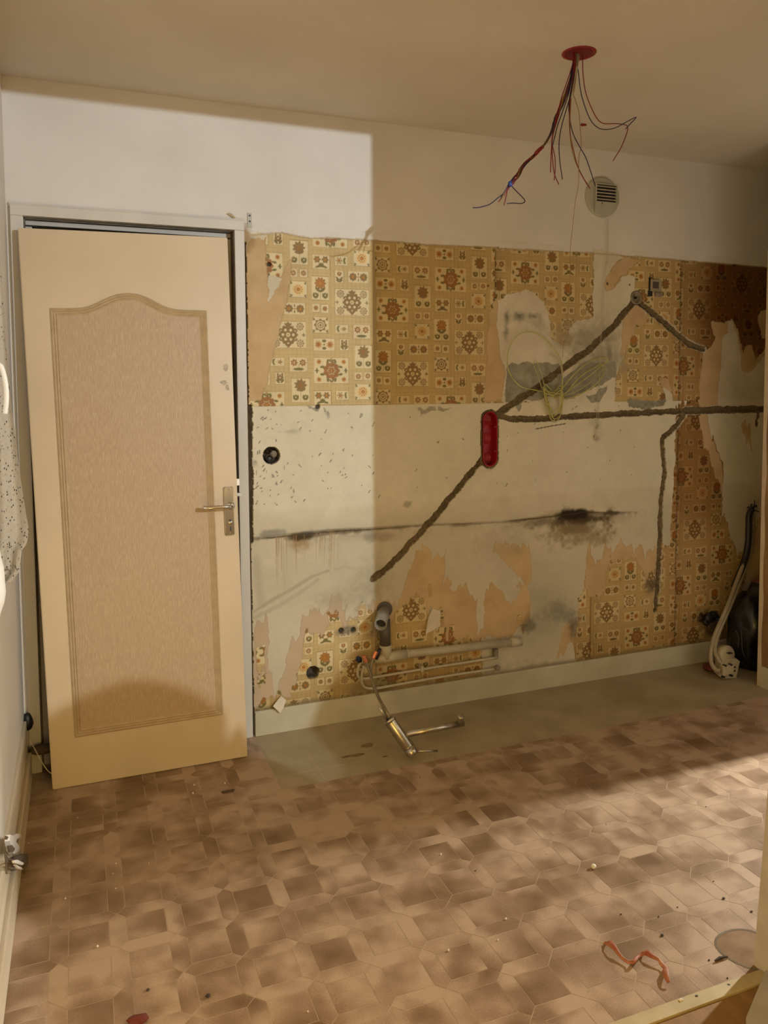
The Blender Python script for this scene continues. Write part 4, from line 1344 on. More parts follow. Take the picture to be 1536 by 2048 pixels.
prof = [(0.0, -0.001), (0.0, 0.0022), (0.004, 0.0045), (0.0095, 0.0008), (0.0125, 0.004), (0.018, 0.0008), (0.021, 0.004), (0.0265, 0.0008), (0.030, 0.0005)]
rings = [[D(x, z, h) for x, z in inset(contour, o_)] for o_, h in prof]
gm = G()
n = len(contour)
V = [v for r in rings for v in r]
Fc = [(i * n + k, i * n + (k + 1) % n, (i + 1) * n + (k + 1) % n, (i + 1) * n + k) for i in range(len(prof) - 1) for k in range(n)]
gm.add(V, Fc).build('panel_moulding', M_mould, door)['label'] = 'brown stepped moulding round the panel'
pin = inset(contour, 0.0295)
bmv = bmesh.new()
f_ = bmv.faces.new([bmv.verts.new(D(x, z, 0.0012)) for x, z in pin])
bmesh.ops.triangulate(bmv, faces=[f_])
me = bpy.data.meshes.new('door_panel'); bmv.to_mesh(me); bmv.free()
link('door_panel', me, M_panel, door)['label'] = 'tan arched panel with fine vertical grain'
# greasy finger marks by the edge
for q, rx, rz, s in (((452, 735), 0.010, 0.016, 1), ((448, 765), 0.013, 0.010, 2), ((455, 775), 0.007, 0.013, 3)):
    a, b = pix_to_door(*q)
    rr = random.Random(s)
    mesh('smudge', [D(a + rx * math.cos(w) * rr.uniform(0.7, 1.2), b + rz * math.sin(w) * rr.uniform(0.7, 1.2), 0.0004) for w in [k * math.pi / 8 for k in range(16)]], [tuple(range(16))],
         bpy.data.materials.get('smudge_grey') or mat('smudge_grey', (0.36, 0.28, 0.18), 0.5, base2=(0.46, 0.37, 0.24), scale=60), door)
# handle: long plate, neck, lever, cylinder hole
ha, hb = pix_to_door(458, 1022)


def plate(w, h, d0, d1, bev, nseg=6):
    pts = []
    for sx, sz, a0 in ((1, 1, 0), (-1, 1, 90), (-1, -1, 180), (1, -1, 270)):
        for k in range(nseg + 1):
            a = math.radians(a0 + 90 * k / nseg)
            pts.append((sx * (w / 2 - bev) + bev * math.cos(a), sz * (h / 2 - bev) + bev * math.sin(a)))
    return pts


pp = plate(0.037, 0.185, 0, 0, 0.008)
n = len(pp)
V = [D(ha + x, hb + z, 0.0) for x, z in pp] + [D(ha + x, hb + z, 0.005) for x, z in pp] + [D(ha + x * 0.86, hb + z * 0.965, 0.009) for x, z in pp]
Fc = [(k, (k + 1) % n, n + (k + 1) % n, n + k) for k in range(n)] + [(n + k, n + (k + 1) % n, 2 * n + (k + 1) % n, 2 * n + k) for k in range(n)] + [tuple(range(2 * n, 3 * n))]
hp_ = mesh('handle_plate', V, Fc, M_chrome, door)
hp_['label'] = 'chrome handle plate'
la, lb = pix_to_door(461, 1011)
ca = D(la, lb, 0.008)
lev = spline([D(la, lb, 0.006), D(la, lb, 0.030), D(la - 0.004, lb, 0.050), D(la - 0.020, lb + 0.0005, 0.058), D(la - 0.055, lb + 0.002, 0.058), D(la - 0.085, lb + 0.001, 0.056), D(la - 0.108, lb + 0.002, 0.050)], 5)
nr = len(lev)
G().tube(lev, [0.0095 - 0.002 * min(1, k / (nr * 0.4)) + 0.001 * max(0, (k / nr - 0.6)) for k in range(nr)], 12).build('handle_lever', M_chrome, door, True)['label'] = 'chrome lever'
G().lathe(D(la, lb, 0.007), nrm, [(0, 0.016), (0.006, 0.015), (0.009, 0.011)], 20).build('handle_rose', M_chrome, door, True)
ka, kb = pix_to_door(460, 1044)
lockc = G().lathe(D(ka, kb, 0.008), nrm, [(0, 0.0085), (0.004, 0.0085), (0.005, 0.007)], 16).build('lock_cylinder', M_chrome_dull, door, True)
kk = [(0.0045 * math.cos(a), 0.0045 * math.sin(a)) for a in [k * math.pi / 8 for k in range(16)]]
mesh('keyhole', [D(ka + x, kb + 0.006 + z, 0.0136) for x, z in kk], [tuple(range(16))], M_black, lockc)
G().add([D(ka - 0.002, kb - 0.016, 0.0095), D(ka + 0.002, kb - 0.016, 0.0095), D(ka + 0.003, kb - 0.034, 0.0095), D(ka - 0.003, kb - 0.034, 0.0095)], [(0, 1, 2, 3)]).build('keyhole', M_black, hp_)
for sb in (0.083, -0.083):
    G().lathe(D(ha, hb + sb, 0.0085), nrm, [(0, 0.004), (0.0015, 0.0036)], 12).build('screw', M_chrome_dull, hp_, True)
# latch tongue on the edge
G().add([D(LW + x, b, d) for x in (0, 0.012) for b in (1.035, 1.060) for d in (-0.012, -0.028)], [(0, 1, 3, 2), (4, 6, 7, 5), (0, 4, 5, 1), (2, 3, 7, 6), (0, 2, 6, 4), (1, 5, 7, 3)]).build('latch', M_chrome_dull, door)
# ------------------------------------------------------------------ ceiling outlet with its wires
def z3(x, y): return (900 + x / 2.415, 60 + y / 2.415)


rc = at_z(1158, 106, H)
YW = rc.y
outlet = empty('ceiling_outlet', (rc.x, rc.y, H), 'red ceiling outlet with a loose bunch of red, navy and yellow wires', 'ceiling outlet')
G().lathe((rc.x, rc.y, H), (0, 0, -1), [(-0.002, 0.056), (0.002, 0.056), (0.004, 0.052), (0.003, 0.046), (0.001, 0.044)], 32).build('outlet_ring', M_red, outlet, True)
G().lathe((rc.x, rc.y, H - 0.0015), (0, 0, -1), [(0, 0.043), (0.0008, 0.043)], 24).build('outlet_mouth', mat('dark_red_mouth', (0.13, 0.006, 0.008), 0.6, base2=(0.17, 0.008, 0.01)), outlet)


def wire_pts(P, dy=0.0, dz0=0.0, jit=0.0):
    out = []
    for k, q in enumerate(P):
        w = at_y(*z3(*q), YW + dy * (k / max(len(P) - 1, 1)))
        out.append(w + Vector((random.uniform(-jit, jit), random.uniform(-jit, jit), 0)))
    if out[0].z < H - 0.004:
        out = [Vector((rc.x + (out[0].x - rc.x) * 0.9, YW, H - 0.002))] + out
    return out


trunk = [(600, 160), (585, 230), (563, 300), (535, 370), (510, 430), (495, 480), (470, 530), (438, 572), (405, 610), (360, 650), (338, 685), (320, 710), (292, 742)]


def twisted(phase, amp, tail, mt, r=0.0017, dy=0.02):
    P = spline(wire_pts(trunk), 5)
    out = []
    for k, p in enumerate(P):
        a = phase + k * 0.33
        am = amp * (0.6 + 0.5 * min(1, k / 20.0))
        out.append(p + Vector((math.cos(a) * am, math.sin(a) * am * 1.2, math.sin(a * 0.7) * am)))
    tl = [at_y(*z3(*q), YW + 0.01) for q in tail]
    out += spline([out[-1]] + tl, 6)[1:]
    G().tube(out, r, 6).build('wire', mt, outlet, True)


twisted(0.0, 0.004, [(262, 785), (230, 812), (195, 840), (168, 850), (140, 857), (110, 858)], M_wblue)
twisted(1.2, 0.0045, [(305, 762), (330, 788), (350, 808), (362, 824), (356, 834), (340, 838), (305, 836), (276, 838)], M_wblue)
twisted(2.4, 0.004, [(278, 770), (272, 800), (261, 846)], M_wred)
twisted(3.6, 0.0045, [(270, 775), (252, 805), (234, 830)], M_wred)
twisted(4.4, 0.003, [(280, 760), (262, 790), (240, 842)], M_wyel)
twisted(5.2, 0.004, [(276, 762), (255, 795), (245, 815)], M_wblk)
twisted(5.9, 0.0035, [(284, 764), (270, 780), (262, 800)], M_wred, 0.0019)
for P, mt, dy in (
        ([(592, 165), (565, 250), (538, 330), (515, 420), (495, 510), (489, 590), (485, 688)], M_wred, 0.03),
        ([(596, 175), (560, 290), (530, 380), (502, 480), (492, 540), (506, 610), (508, 670), (503, 727)], M_wred, 0.05),
        ([(598, 180), (555, 320), (520, 430), (495, 520), (494, 600), (503, 690), (526, 746)], M_wred, 0.02),
        ([(604, 180), (585, 300), (560, 390), (540, 460), (527, 540), (530, 630), (543, 722)], M_wblue, 0.04),
        ([(602, 175), (575, 300), (545, 390), (520, 460), (505, 520), (495, 560)], M_wblue, 0.01),
        ([(608, 175), (588, 270), (574, 360), (582, 450), (598, 510), (630, 570), (655, 615), (675, 670), (702, 754)], M_wblue, 0.05),
        ([(606, 180), (585, 290), (577, 400), (580, 500), (598, 590), (625, 680), (677, 766)], M_wred, 0.04),
        ([(607, 185), (590, 290), (580, 410), (582, 530), (600, 620), (632, 690), (660, 745)], M_wyel, 0.045),
        ([(614, 165), (622, 220), (632, 300), (655, 380), (682, 440), (715, 472), (752, 481), (800, 472), (845, 448), (893, 423), (896, 427), (872, 452), (848, 478)], M_wblue, 0.02),
        ([(640, 150), (643, 220), (655, 300), (680, 370), (712, 430), (745, 452), (800, 452), (845, 458), (858, 472), (850, 510), (825, 570), (787, 632)], M_wred, 0.03)):
    G().tube(spline(wire_pts(P, dy), 6), 0.0016, 6).build('wire', mt, outlet, True)
for P in ([(612, 150), (606, 210), (596, 270), (585, 330)], [(618, 150), (611, 220), (600, 300)]):
    G().tube(spline(wire_pts(P, 0.0), 5), 0.0016, 6).build('wire', M_nylon, outlet, True)
tc = at_y(*z3(290, 744), YW)
gt = G().lump((tc.x, tc.y, tc.z), 0.008, 4, 8, 6, (1, 1, 1.2))
gt.tube(spline([tc + Vector((0.004, 0, 0.008)), tc + Vector((0.018, 0.003, 0.016)), tc + Vector((0.016, 0.004, 0.004)), tc + Vector((0.002, 0, -0.002))], 5), 0.0022, 6)
gt.build('tape_wrap', M_tie, outlet, True)['label'] = 'blue tape knot round the bunch'
tw = at_y(*z3(432, 578), YW)
G().tube([tw + Vector((0.014, 0, 0.012)), tw, tw + Vector((-0.016, 0, -0.014))], [0.005, 0.0065, 0.005], 8).build('tape_wrap', M_wred, outlet, True)['label'] = 'red tape on the bunch'
# yellow pull string from the outlet to the coil on the wall
st = [(598, 170), (597, 290), (606, 340), (622, 395), (628, 470), (633, 560), (622, 620), (620, 750)]
P = [at_y(*z3(*q), YW + 0.035 + 0.002 * k) for k, q in enumerate(st)]
P[0] = Vector((rc.x + 0.004, YW, H - 0.002))
y_end = -0.02
rest_ = [(z3(605, 830), 0.55), (z3(592, 950), 0.70), (z3(580, 1070), 0.84), (c5(480, 120), 0.90), (c5(476, 330), 0.95), (c5(455, 480), 0.98), (c5(445, 560), 1.0), (c5(441, 625), 1.0)]
y0_ = P[-1].y
for q, t in rest_:
    P.append(at_y(*q, y0_ + (y_end - y0_) * t))
string = empty('pull_string', P[0], 'long thin yellow string hanging from the ceiling outlet to the cable coil', 'string')
G().tube(spline(P, 6), 0.0013, 6).build('cord', M_string, string, True)
cc = at_y(*z3(645, 458), YW + 0.043)
G().tube([cc + Vector((-0.009, 0, -0.001)), cc + Vector((0.002, 0, 0)), cc + Vector((0.010, 0, 0.001))], [0.005, 0.0045, 0.0035], 8).build('wire_connector', M_red, string, True)['label'] = 'small red connector clipped on the string'

# ------------------------------------------------------------------ coil of yellow cable hung against the wall
coil = empty('cable_coil', at_y(*c5(410, 850), -0.02), 'yellow green cable wound in loose loops, hanging over the grey cement patch', 'cable')


def wloop(P, y, r=0.0023, mt=M_coil, closed=False, wob=0.006):
    W = [at_y(*c5(*q), y + wob * math.sin(k * 2.1 + P[0][0])) for k, q in enumerate(P)]
    G().tube(spline(W, 7, closed), r, 6, not closed).build('loop', mt, coil, True)


wloop([(435, 900), (440, 800), (440, 700), (430, 640), (395, 580), (345, 525), (290, 495), (240, 492), (195, 515), (162, 560), (146, 620), (150, 690), (180, 745), (225, 785), (290, 800), (340, 810)], -0.020)
wloop([(372, 605), (405, 625), (430, 670), (438, 720), (436, 780)], -0.016, 0.0026, M_nylon)
wloop([(440, 840), (480, 790), (540, 725), (610, 680), (665, 660), (682, 635), (660, 628), (600, 640), (540, 680), (480, 740), (440, 790)], -0.018)
wloop([(445, 850), (520, 830), (590, 790), (640, 745), (668, 690), (650, 670), (590, 720), (520, 770), (450, 820)], -0.022)
wloop([(440, 830), (500, 815), (575, 770), (630, 720), (655, 680), (640, 660), (600, 690)], -0.026, 0.0015)
wloop([(330, 790), (300, 700), (285, 660), (300, 645), (330, 720), (345, 790)], -0.019, 0.0015)
for k, (x, yb, yt) in enumerate(((0, 970, 770), (9, 955, 800), (-10, 940, 785), (14, 930, 810), (-4, 915, 795))):
    wloop([(345 + x * 0.6, yt), (360 + x * 0.5, 870), (372 + x * 0.3, yb - 30), (395 + x * 0.4, yb), (425 + x * 0.6, yb - 25), (436 + x * 0.3, 870), (432 + x * 0.4, yt + 8), (390 + x, yt + 35)], -0.016 - 0.004 * k, 0.0024, M_coil, True)
wloop([(342, 812), (370, 825), (410, 822), (440, 808)], -0.032, 0.0022)
wloop([(352, 800), (380, 812), (436, 822)], -0.034, 0.0020)

# ------------------------------------------------------------------ extractor vent
vc = at_y(1203, 395, 0.0)
vent = empty('air_vent', (vc.x, 0, vc.z), 'round cream extractor vent with a square louvred mouth, high on the wall', 'vent')
G().lathe((vc.x, 0.001, vc.z), (0, -1, 0), [(0, 0.093), (0.008, 0.093), (0.013, 0.089), (0.0145, 0.080), (0.0145, 0.055)], 40, False, True).build('vent_plate', M_vent, vent, True)
va, vb = at_y(*z3(706, 744), -0.02), at_y(*z3(800, 836), -0.02)
x0, x1, z1, z0 = va.x, vb.x, va.z, vb.z
hood = G()
hood.box((x0 - 0.005, -0.027, z0), (x0, -0.012, z1)).box((x1, -0.027, z0), (x1 + 0.004, -0.012, z1)).box((x0 - 0.005, -0.027, z1), (x1 + 0.004, -0.012, z1 + 0.004))
hood.build('mouth_surround', M_vent, vent)
G().box((x0, -0.0165, z0), (x1, -0.0150, z1)).build('vent_mouth', M_black, vent)
for k in range(5):
    zk = z0 + (z1 - z0) * (k + 0.75) / 5.3
    G().add([(x0, -0.026, zk - 0.0012), (x1, -0.026, zk - 0.0012), (x1, -0.020, zk - 0.0022), (x0, -0.020, zk - 0.0022), (x0, -0.026, zk + 0.0012), (x1, -0.026, zk + 0.0012), (x1, -0.020, zk + 0.0002), (x0, -0.020, zk + 0.0002)],
            [(0, 3, 2, 1), (4, 5, 6, 7), (0, 1, 5, 4), (1, 2, 6, 5), (2, 3, 7, 6), (3, 0, 4, 7)]).build('louvre', M_ventslat, vent)
fl = [(x0 - 0.005, z0), (x1 + 0.004, z0)]
fb = [(x1 + 0.004 - (x1 - x0) * 0.42 * (k / 8.0) ** 2 - 0.0 * k, z0 - 0.052 * math.sin(k / 8.0 * math.pi / 2)) for k in range(9)]
fpoly = fl + fb[1:] + [(x0 - 0.005, z0 - 0.050)]
n = len(fpoly)
mesh('vent_flap', [(x, -0.027 + 0.012 * (z0 - z) / 0.055, z) for x, z in fpoly] + [(x, -0.013, z) for x, z in fpoly], [tuple(range(n)), tuple(range(n, 2 * n))[::-1]] + [(k, (k + 1) % n, n + (k + 1) % n, n + k) for k in range(n)], M_vent, vent)
G().lathe((x0 + 0.030, -0.0255, z0 - 0.008), (0, -1, 0), [(0, 0.003), (0.002, 0.003)], 10).build('screw', M_pvcdark, vent)
for q0, q1, q2, q3 in ((z3(760, 912), z3(756, 1100), c5(650, 300), c5(632, 990)), (z3(764, 912), z3(763, 1110), c5(668, 200), c5(617, 1040))):
    P = [at_y(*q0, -0.016), at_y(*q1, -0.012), at_y(*q2, -0.009), at_y(*q3, -0.008)]
    G().tube(spline(P, 8), 0.0008, 5).build('pull_cord', M_nylon, vent, True)
for q in (c5(628, 998), c5(615, 1050)):
    w = at_y(*q, -0.009)
    G().lathe(w + Vector((0, 0, 0.008)), (0, 0, -1), [(0, 0.0015), (0.004, 0.004), (0.012, 0.0055), (0.016, 0.002)], 12).build('cord_weight', M_nylon, vent, True)

# ------------------------------------------------------------------ red wall box and small boxes on the wall
bc = ((BOXA[0] + BOXB[0]) / 2, (BOXA[1] + BOXB[1]) / 2)
rbx = empty('wall_box', (bc[0], 0, bc[1]), 'bright red three-gang wall box set in the plaster at the end of the chases', 'wall box')


def stad(r, y, zc0, zc1, x, n_=10):
    return [(x + r * math.cos(a), y, zc1 + r * math.sin(a)) for a in [math.pi * k / n_ for k in range(n_ + 1)]] + [(x + r * math.cos(a), y, zc0 + r * math.sin(a)) for a in [math.pi + math.pi * k / n_ for k in range(n_ + 1)]]


rr_ = [stad(BOXR, -0.001, BOXA[1], BOXB[1], bc[0]), stad(BOXR + 0.002, -0.004, BOXA[1], BOXB[1], bc[0]), stad(BOXR - 0.002, -0.005, BOXA[1], BOXB[1], bc[0]), stad(BOXR - 0.0035, 0.0, BOXA[1], BOXB[1], bc[0]), stad(BOXR - 0.005, 0.034, BOXA[1], BOXB[1], bc[0])]
n = len(rr_[0])
V = [p for r in rr_ for p in r]
Fc = [(i * n + k, i * n + (k + 1) % n, (i + 1) * n + (k + 1) % n, (i + 1) * n + k) for i in range(4) for k in range(n)] + [tuple(range(4 * n, 5 * n))]
shell = mesh('box_shell', V, Fc, M_redbox, rbx)
for k in range(3):
    zc = BOXA[1] + (BOXB[1] - BOXA[1]) * k / 2
    G().lathe((bc[0], 0.0335, zc), (0, -1, 0), [(0, 0.026), (0.002, 0.026), (0.002, 0.022), (0.0005, 0.021)], 20).build('knockout', M_redbox, shell, True)
for zc in (BOXA[1] + 0.033, BOXB[1] - 0.033):
    for sx in (-1, 1):
        G().box((bc[0] + sx * 0.026 - 0.003, -0.002, zc - 0.004), (bc[0] + sx * 0.026 + 0.003, 0.030, zc + 0.004)).build('screw_post', M_redbox, shell)

hx, hz, hr = HOLES[2]
jb = empty('junction_ring', (hx, 0, hz), 'small muddy round junction cup where two diagonal chases meet', 'junction box')
G().lathe((hx, 0.004, hz), (0, -1, 0), [(0.0, 0.033), (0.006, 0.032), (0.007, 0.026), (0.002, 0.024), (-0.010, 0.023)], 24, False, True).build('cup', M_mud, jb, True)
G().tube([(hx - 0.004, 0.008, hz), (hx - 0.004, -0.004, hz)], 0.0055, 10).build('stub', M_black, jb)
w = at_y(*c5(930, 252), 0)
sb = empty('switch_back', (w.x, 0, w.z), 'broken white switch back plate with dark gaps, right of the muddy cup', 'switch')
G().box((w.x - 0.030, -0.012, w.z - 0.022), (w.x + 0.034, -0.001, w.z + 0.036), 0.003).build('plate', M_conduit, sb)
G().box((w.x - 0.020, -0.016, w.z - 0.008), (w.x + 0.014, -0.011, w.z + 0.024), 0.002).build('insert', M_pvcdark, sb)
G().box((w.x - 0.040, -0.010, w.z - 0.045), (w.x - 0.018, -0.001, w.z - 0.018), 0.001).build('terminal', M_black, sb)
G().box((w.x - 0.036, -0.008, w.z - 0.015), (w.x - 0.028, -0.001, w.z + 0.045), 0.001).build('rail', M_black, sb)
G().box((w.x + 0.0, -0.011, w.z - 0.045), (w.x + 0.040, -0.001, w.z - 0.024), 0.002).build('tab', M_mud, sb)
# metal bracket above the frame corner
wb = at_y(499, 440, 0)
br = empty('strap_bracket', (wb.x, 0, wb.z), 'small rusty metal strap with screw holes above the frame corner', 'bracket')
strap_ = G().box((wb.x - 0.009, -0.004, wb.z - 0.030), (wb.x + 0.008, 0.0, wb.z + 0.026), 0.0015).build('strap', M_vent, br)
for dz in (0.016, -0.006):
    G().lathe((wb.x, -0.0035, wb.z + dz), (0, -1, 0), [(0, 0.004), (0.0012, 0.004)], 10).build('screw_hole', M_black, strap_)
wb2 = at_y(463, 434, 0)
tag(G().tube([at_y(455, 427, -0.006), at_y(462, 430, -0.006), at_y(470, 437, -0.006)], [0.003, 0.005, 0.003], 6).build('wood_splinter', M_bar), 'pale splinter stuck above the frame corner', 'splinter')
# pipe ends inside the round hole by the frame
hx, hz, hr = HOLES[0]
jp = empty('pipe_stub', (hx, 0, hz), 'two stub ends sunk in the round hole right of the frame', 'pipe')
G().tube([(hx - 0.007, 0.040, hz - 0.010), (hx - 0.007, 0.004, hz - 0.012)], 0.013, 16, False).build('stub', M_mud, jp, True)
G().lathe((hx - 0.007, 0.006, hz - 0.012), (0, -1, 0), [(0, 0.007), (0.0005, 0.007)], 14).build('bore', M_black, jp)
G().tube([(hx - 0.004, 0.040, hz + 0.018), (hx - 0.004, 0.008, hz + 0.018)], 0.008, 14, False).build('stub', M_mud, jp, True)
G().tube([(hx + 0.012, 0.040, hz + 0.004), (hx + 0.012, 0.016, hz + 0.004)], 0.014, 14).build('mortar_lump', M_mud, jp, True)

# ------------------------------------------------------------------ waste pipes
p1 = at_y(*c8(768, 158), -0.01)
drain = empty('waste_pipe', (p1.x, 0, p1.z), 'grey and cream waste pipe with an open elbow along the foot of the wall', 'pipe')
pe = at_y(*c8(748, 240), -0.14)
G().lathe(p1 + Vector((0, 0.012, 0)), (0, -1, 0), [(0, 0.034), (0.012, 0.034), (0.012, 0.028)], 24).build('wall_collar', M_pvcdark, drain, True)
axis = (pe - p1).normalized()
G().lathe(p1 + Vector((0, 0.008, 0)), axis, [(0, 0.023), (0.045, 0.023), (0.045, 0.026), ((pe - p1).length * 0.6, 0.026), ((pe - p1).length, 0.026), ((pe - p1).length, 0.0215), ((pe - p1).length - 0.04, 0.0215)], 24, True, True).build('open_elbow', M_pvc, drain, True)['label'] = 'grey open elbow facing the room'
G().lathe(p1 + axis * ((pe - p1).length - 0.030), axis, [(0, 0.021), (0.001, 0.021)], 20).build('bore', M_black, drain)
pv0, pv1 = at_y(*c8(766, 210), -0.040), at_y(*c8(770, 348), -0.040)
G().tube([pv0, pv1], 0.0235, 20).build('vertical_pipe', M_pvcdark, drain, True)['label'] = 'dark grey vertical pipe'
tj = at_y(*c8(772, 405), -0.040)
G().lathe(pv1 + Vector((0, 0, 0.004)), (tj - pv1), [(0, 0.026), (0.030, 0.026), (0.034, 0.024), ((tj - pv1).length + 0.01, 0.024)], 20).build('tee_socket', M_pvcw, drain, True)
pa, pb_, pc_ = at_y(*c8(712, 422), -0.040), at_y(*c8(880, 392), -0.040), at_y(*c8(1440, 330), -0.040)
pd_ = at_y(*c8(1486, 326), -0.040)
G().tube([pa, tj + Vector((0, 0, -0.004)), pb_], [0.017, 0.023, 0.020], 20).build('tee_body', M_pvcw, drain, True)
G().tube([tj, pb_, pc_], 0.0175, 20).build('long_pipe', M_pvcw, drain, True)['label'] = 'long cream pipe'
G().tube([pc_ - (pd_ - pc_) * 0.2, pd_], 0.0205, 20).build('end_sleeve', M_pvcw, drain, True)
for q in ((880, 392), (1090, 368)):
    w = at_y(*c8(*q), -0.040)
    ax = (pc_ - pb_).normalized()
    G().lathe(w, ax, [(0, 0.0175), (0.001, 0.0195), (0.010, 0.0195), (0.011, 0.0175)], 20, False, False).build('joint_ring', M_pvcw, drain, True)

sup = empty('supply_pipe', at_y(*c8(900, 480), -0.02), 'upper of two thin cream water pipes below the waste pipe', 'pipe', 'thin water pipes')
P = [at_y(*c8(*q), -0.022) for q in ((1362, 410), (1200, 436), (1000, 467), (800, 500), (700, 517), (655, 522))] + [at_y(*c8(625, 508), -0.026), at_y(*c8(628, 462), -0.034), at_y(*c8(645, 430), -0.040)]
G().tube(spline(P, 4), 0.0060, 10).build('tube', M_pvcw, sup, True)
w = at_y(*c8(632, 424), -0.042)
G().lathe(w, (-0.4, -0.3, 0.5), [(-0.012, 0.007), (-0.004, 0.012), (0.012, 0.012), (0.020, 0.008)], 8).build('shutoff_nut', M_wblue, sup)['label'] = 'dark shutoff nut'
w = at_y(*c8(1356, 400), -0.02)
G().box((w.x - 0.010, -0.024, w.z - 0.016), (w.x + 0.010, 0.0, w.z + 0.030), 0.002).build('pipe_clip', M_mud, sup)
sup2 = empty('supply_pipe', at_y(*c8(900, 560), -0.02), 'lower of two thin cream water pipes below the waste pipe', 'pipe', 'thin water pipes')
P = [at_y(*c8(*q), -0.020) for q in ((1376, 468), (1200, 492), (1000, 524), (800, 560), (730, 572), (672, 572))] + [at_y(*c8(648, 550), -0.026), at_y(*c8(645, 500), -0.036), at_y(*c8(658, 455), -0.046)]
G().tube(spline(P, 4), 0.0060, 10).build('tube', M_pvcw, sup2, True)
w = at_y(*c8(1358, 464), -0.02)
G().lathe(w, (0, -1, 0.1), [(0, 0.012), (0.014, 0.012), (0.018, 0.008)], 10).build('pipe_clip', M_mud, sup2)
tagw = at_y(*c8(1300, 468), -0.004)
ww = at_y(*c8(960, 468), -0.02)
G().box((ww.x - 0.006, -0.034, ww.z - 0.014), (ww.x + 0.006, 0.0, ww.z + 0.014), 0.002).build('pipe_clip', M_pvcw, sup2)

# ------------------------------------------------------------------ mixer tap dangling from its hose
fb_ = at_z(826, 1512, 0.018)
tap_bot = Vector((fb_.x, fb_.y, 0.026))
ft = at_y(*c8(790, 738), tap_bot.y + 0.075)
tap = empty('mixer_tap', tap_bot, 'brushed chrome mixer tap hanging upside down by its hoses onto the bare lino', 'tap')
ax = (tap_bot - ft).normalized()
Lb = (tap_bot - ft).length
G().lathe(ft, ax, [(0.0, 0.0185), (0.0, 0.0265), (0.010, 0.0265), (0.011, 0.0235), (0.016, 0.0235), (Lb * 0.80, 0.0235), (Lb * 0.81, 0.0222), (Lb * 0.82, 0.0235)], 28, True, True).build('tap_body', M_chrome_dull, tap, True)
G().lathe(ft - ax * 0.001, ax, [(0, 0.018), (0.0008, 0.018)], 20).build('tap_mouth', M_black, tap)
G().lathe(ft + ax * (Lb * 0.83), ax, [(0, 0.0235), (0.022, 0.0235), (0.030, 0.020), (0.032, 0.012)], 28).build('tap_cap', M_chrome_dull, tap, True)
G().lathe(ft + ax * (Lb * 0.818), ax, [(0, 0.0226), (0.004, 0.0226)], 24).build('seal_ring', M_black, tap, True)
sp0, sp1 = ft + ax * (Lb * 0.47), None
yS = sp0.y - 0.02
sp1 = at_y(*c8(1185, 758), yS)
G().tube([sp0, sp1], 0.0118, 16).build('spout', M_chrome_dull, tap, True)
spn = (sp1 - sp0).normalized()
sq0 = at_y(*c8(1163, 745), yS)
G().lathe(sq0 + Vector((0, 0, -0.012)), Vector((0.02, -0.25, 1)), [(0, 0.0115), (0.020, 0.0115), (0.024, 0.0125), (0.034, 0.0125), (0.036, 0.010)], 18).build('aerator', M_chrome_dull, tap, True)
lv0 = ft + ax * (Lb * 0.83 + 0.014)
lv1 = at_y(*c8(1046, 905), lv0.y - 0.01)
G().tube([lv0 + (lv1 - lv0).normalized() * 0.018, lv1], [0.0042, 0.0036], 12).build('lever', M_chrome_dull, tap, True)
hs0 = [at_y(*c8(664, 425), -0.060), at_y(*c8(676, 455), -0.075), at_y(*c8(690, 500), -0.10), at_y(*c8(710, 560), -0.15), at_y(*c8(735, 625), -0.22), at_y(*c8(765, 680), ft.y + 0.025), ft + ax * 0.004 + Vector((0.004, 0, 0))]
G().tube(spline(hs0, 6), 0.0066, 10).build('hose', M_hose, tap, True)
hs1 = [at_y(*c8(712, 405), -0.062), at_y(*c8(696, 440), -0.070), at_y(*c8(692, 490), -0.09), at_y(*c8(706, 560), -0.14), at_y(*c8(738, 630), -0.21), ft + ax * 0.004 + Vector((-0.002, 0.006, 0))]
G().tube(spline(hs1, 6), 0.0052, 10).build('hose', M_hose, tap, True)
G().tube([at_y(*c8(736, 672), ft.y - 0.005), ft + ax * 0.006 + Vector((-0.010, -0.004, 0))], 0.0045, 10).build('threaded_rod', M_chrome_dull, tap, True)
for P in ([(655, 402), (663, 420), (670, 440)], [(724, 378), (714, 395), (706, 415)]):
    W = [at_y(*c8(*q), -0.064) for q in P]
    G().tube(spline(W, 4), [0.0085] * 9, 10).build('copper_sleeve', M_copper, tap, True)['label'] = 'bright copper hose end'
W = [at_y(*c8(*q), -0.056) for q in ((742, 362), (732, 390), (720, 420))]
G().tube(W, [0.007, 0.009, 0.008], 8).build('hose_nut', M_black, tap, True)

# ------------------------------------------------------------------ cable drop, junction box and sack in the right corner
jq = at_z(1457, 1352, 0.0)
JX, JY = 2.235, -0.245
box_e = empty('socket_block', (JX, JY, 0), 'ivory plastic socket block on the floor at the end of the conduits', 'socket')


def jz(x, y): return (1340 + x / 4.876, 980 + y / 4.876)


